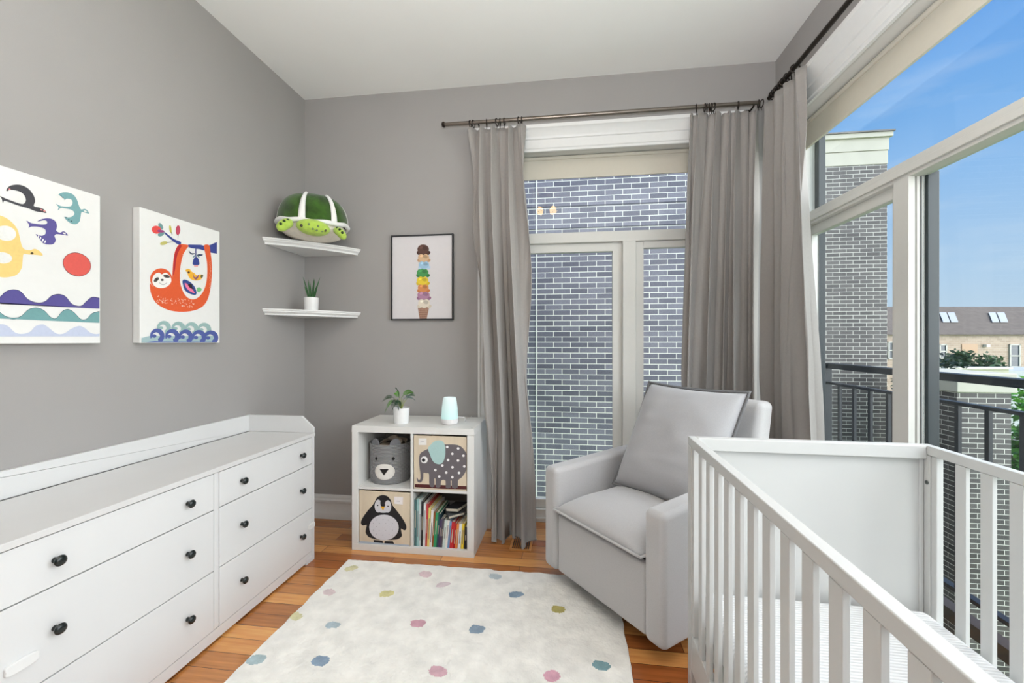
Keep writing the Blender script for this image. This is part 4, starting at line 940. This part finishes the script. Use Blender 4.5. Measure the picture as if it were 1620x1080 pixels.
r2 = tag(empty('neighbour_railing', (4.0, 5.9, 0)), 'farther dark iron railing seen left of the window post', 'railing')
q = MB(); q.box(4.02, 4.5, 5.9, 5.93, .62, .66); q.box(4.02, 4.5, 5.9, 5.93, -.45, -.41); q.build('rail', M_dark, r2)
for k in range(4): MB().box(4.02+k*.11, 4.045+k*.11, 5.9, 5.93, -.41, .62).build('baluster', M_dark, r2)
# lawn
struct(MB().box(-40, 90, -20, 120, -8.3, -8).build('ground', mat('green lawn', (96,140,62), .95, var=.35, nscale=1.5)))
# far house, axes of the picture (right, depth)
fh = tag(empty('row_house', (0,0,0), TH), 'long tan brick row house with a brown roof and skylights in the distance', 'house')
k40 = 40/F
X = lambda px: (px-810)*k40
Zp = lambda py: H+(540-py)*k40
q = MB(); q.box(X(1330), X(1900), 40, 48, -8, Zp(527)); q.build('wall', M_brickF, fh, local=True)
M_roof = mat('brown shingle roof', (106,95,86), .9, var=.12, nscale=2)
zr = H+(540-485)*45/F
q = MB(); q.prism([(X(1325), 39.7, Zp(528.5)), (X(1325), 45, zr), (X(1325), 50.3, Zp(528.5)), (X(1325), 50.3, Zp(529.5)), (X(1325),39.7,Zp(530))], (X(1910)-X(1325),0,0)); q.build('roof', M_roof, fh, local=True)
def rp(px, f, up=.03):      # point on the roof slope, f = 0 eave .. 1 ridge, px measured at the eave depth
    d = 39.7+5.3*f; return Vector(((px-810)*d/F, d, Zp(528.5)+(zr-Zp(528.5))*f+up))
for (a, b_) in ((1489,1500),(1502,1513),(1567,1578),(1580,1592)):
    q = MB(); v = [rp(a+3,.38,.05), rp(b_+3,.38,.05), rp(b_-3,.72,.05), rp(a-3,.72,.05)]; q.prism(v, (0,0,.08)); o = q.build('skylight', mat('skylight frame', (172,174,176), .5), fh, local=True)
def fwin(px0, px1, py0, py1):
    q = MB(); z0, z1 = Zp(py1), Zp(py0); x0, x1 = X(px0), X(px1); w = .12
    q.box(x0,x0+w,39.9,40.02,z0,z1); q.box(x1-w,x1,39.9,40.02,z0,z1); q.box(x0,x1,39.9,40.02,z1-w,z1); q.box(x0,x1,39.9,40.02,z0,z0+w); q.box(x0,x1,39.9,40.02,(z0+z1)/2-.05,(z0+z1)/2+.05)
    o = q.build('window', mat('far window frame', (206,200,190), .6), fh, local=True)
    MB().box(x0+w,x1-w,39.96,39.98,z0+w,z1-w).build('pane', mat('dark far glass', (84,88,96), .2), o, local=True)
fwin(1485,1497,544,567); fwin(1596,1613,544,581); fwin(1404,1413,540,568); fwin(1680,1700,544,581)
MB().box(X(1521),X(1546),39.95,40.02,Zp(558),Zp(544)).build('render_patch', mat('salmon wall patch', (206,170,142), .8), fh, local=True)
MB().box(X(1555.5),X(1561),39.7,40.0,Zp(548.5),Zp(544.5)).build('wall_lamp', mat('white lamp box', (236,236,230), .5), fh, local=True)
gw = tag(empty('garden_wall', (0,0,0), TH), 'low cream wall with a grey coping below the row house', 'wall')
k30 = 26/F
q = MB(); q.box((1470-810)*k30, (1596-810)*k30, 26, 26.4, -8, H-44*k30); q.build('wall_body', mat('cream stucco', (206,200,176), .8), gw, local=True)
q = MB(); q.box((1468-810)*k30, (1600-810)*k30, 25.9, 26.6, H-44*k30, H-41*k30); q.build('coping', mat('pale coping', (222,214,196), .8), gw, local=True)
q = MB(); q.box((1596-810)*k30, (1760-810)*k30, 26.2, 30, -8, H-46*k30); q.build('grey_section', mat('grey concrete', (190,192,192), .8), gw, local=True)
# trees
def tree(name, label, cx, cy, z0, zc, rx, rz, seed, n_, ls, rgb, group='trees and bushes outside'):
    rs = random.Random(seed); r = tag(empty(name, (cx,cy,z0)), label, 'tree', group)
    q = MB(); q.tube([(cx,cy,z0),(cx+.1,cy,(z0+zc)/2),(cx,cy,zc)], [rx*.07,rx*.05,rx*.02], 8)
    for k in range(9):
        a = rs.uniform(0,6.28); q.tube([(cx,cy,zc-rz*.7),(cx+math.cos(a)*rx*.4,cy+math.sin(a)*rx*.4,zc),(cx+math.cos(a)*rx*.75,cy+math.sin(a)*rx*.75,zc+rz*rs.uniform(-.2,.6))], [rx*.025,rx*.018,rx*.006], 6)
    q.build('trunk', mat('tree bark', (92,78,64), .9, var=.2), r)
    q = MB(); cl = [(rs.gauss(0,.45),rs.gauss(0,.45),rs.gauss(0,.42)) for _ in range(26)]
    for i in range(n_):
        c = rs.choice(cl); p = Vector((cx+rx*(c[0]+rs.gauss(0,.16)), cy+rx*(c[1]+rs.gauss(0,.16)), zc+rz*(c[2]+rs.gauss(0,.16))))
        a = Vector((rs.gauss(0,1),rs.gauss(0,1),rs.gauss(0,.6))).normalized(); b_ = a.cross(Vector((rs.gauss(0,1),rs.gauss(0,1),rs.gauss(0,1)))).normalized(); s_ = ls*rs.uniform(.6,1.3)
        q.add([p-a*s_, p+b_*s_*.45, p+a*s_, p-b_*s_*.45], [(0,1,2,3)], rs.randint(0,1))
    q.build('foliage', [mat(name+' leaf a %d'%rgb[1], rgb, .6, var=.2, transl=.25), mat(name+' leaf b %d'%rgb[1], tuple(int(v*.72) for v in rgb), .6, var=.2, transl=.25)], r, smooth=False, weld=False)
def at(px, d): return (CS*(px-810)/F*d - SN*d, SN*(px-810)/F*d + CS*d)
x, y = at(1530, 33); tree('small_tree', 'dark green tree growing in front of the tan row house', x, y, -8, H-(573-540)*33/F-.5, 1.9, 1.3, 4, 2600, .22, (84,112,74))
x, y = at(1640, 16); tree('leafy_tree', 'bright green leafy tree at the right edge below the railing', x, y, -8, -3.2, 2.3, 2.6, 5, 5200, .15, (104,164,62))
x, y = at(1600, 9.5); tree('leafy_shrub', 'grey green shrub low behind the brick pier seen through the crib slats', x, y, -8, -4.6, 1.6, 2.6, 6, 3200, .12, (112,134,92))
x, y = at(1493, 20); tree('reflection_tree', 'added dark tree in place of a dark glass reflection left of the brick pier', x, y, -8, -2.4, 1.4, 2.0, 8, 2600, .13, (66,84,72))  # dark foliage added to stand in for a reflection in the window glass
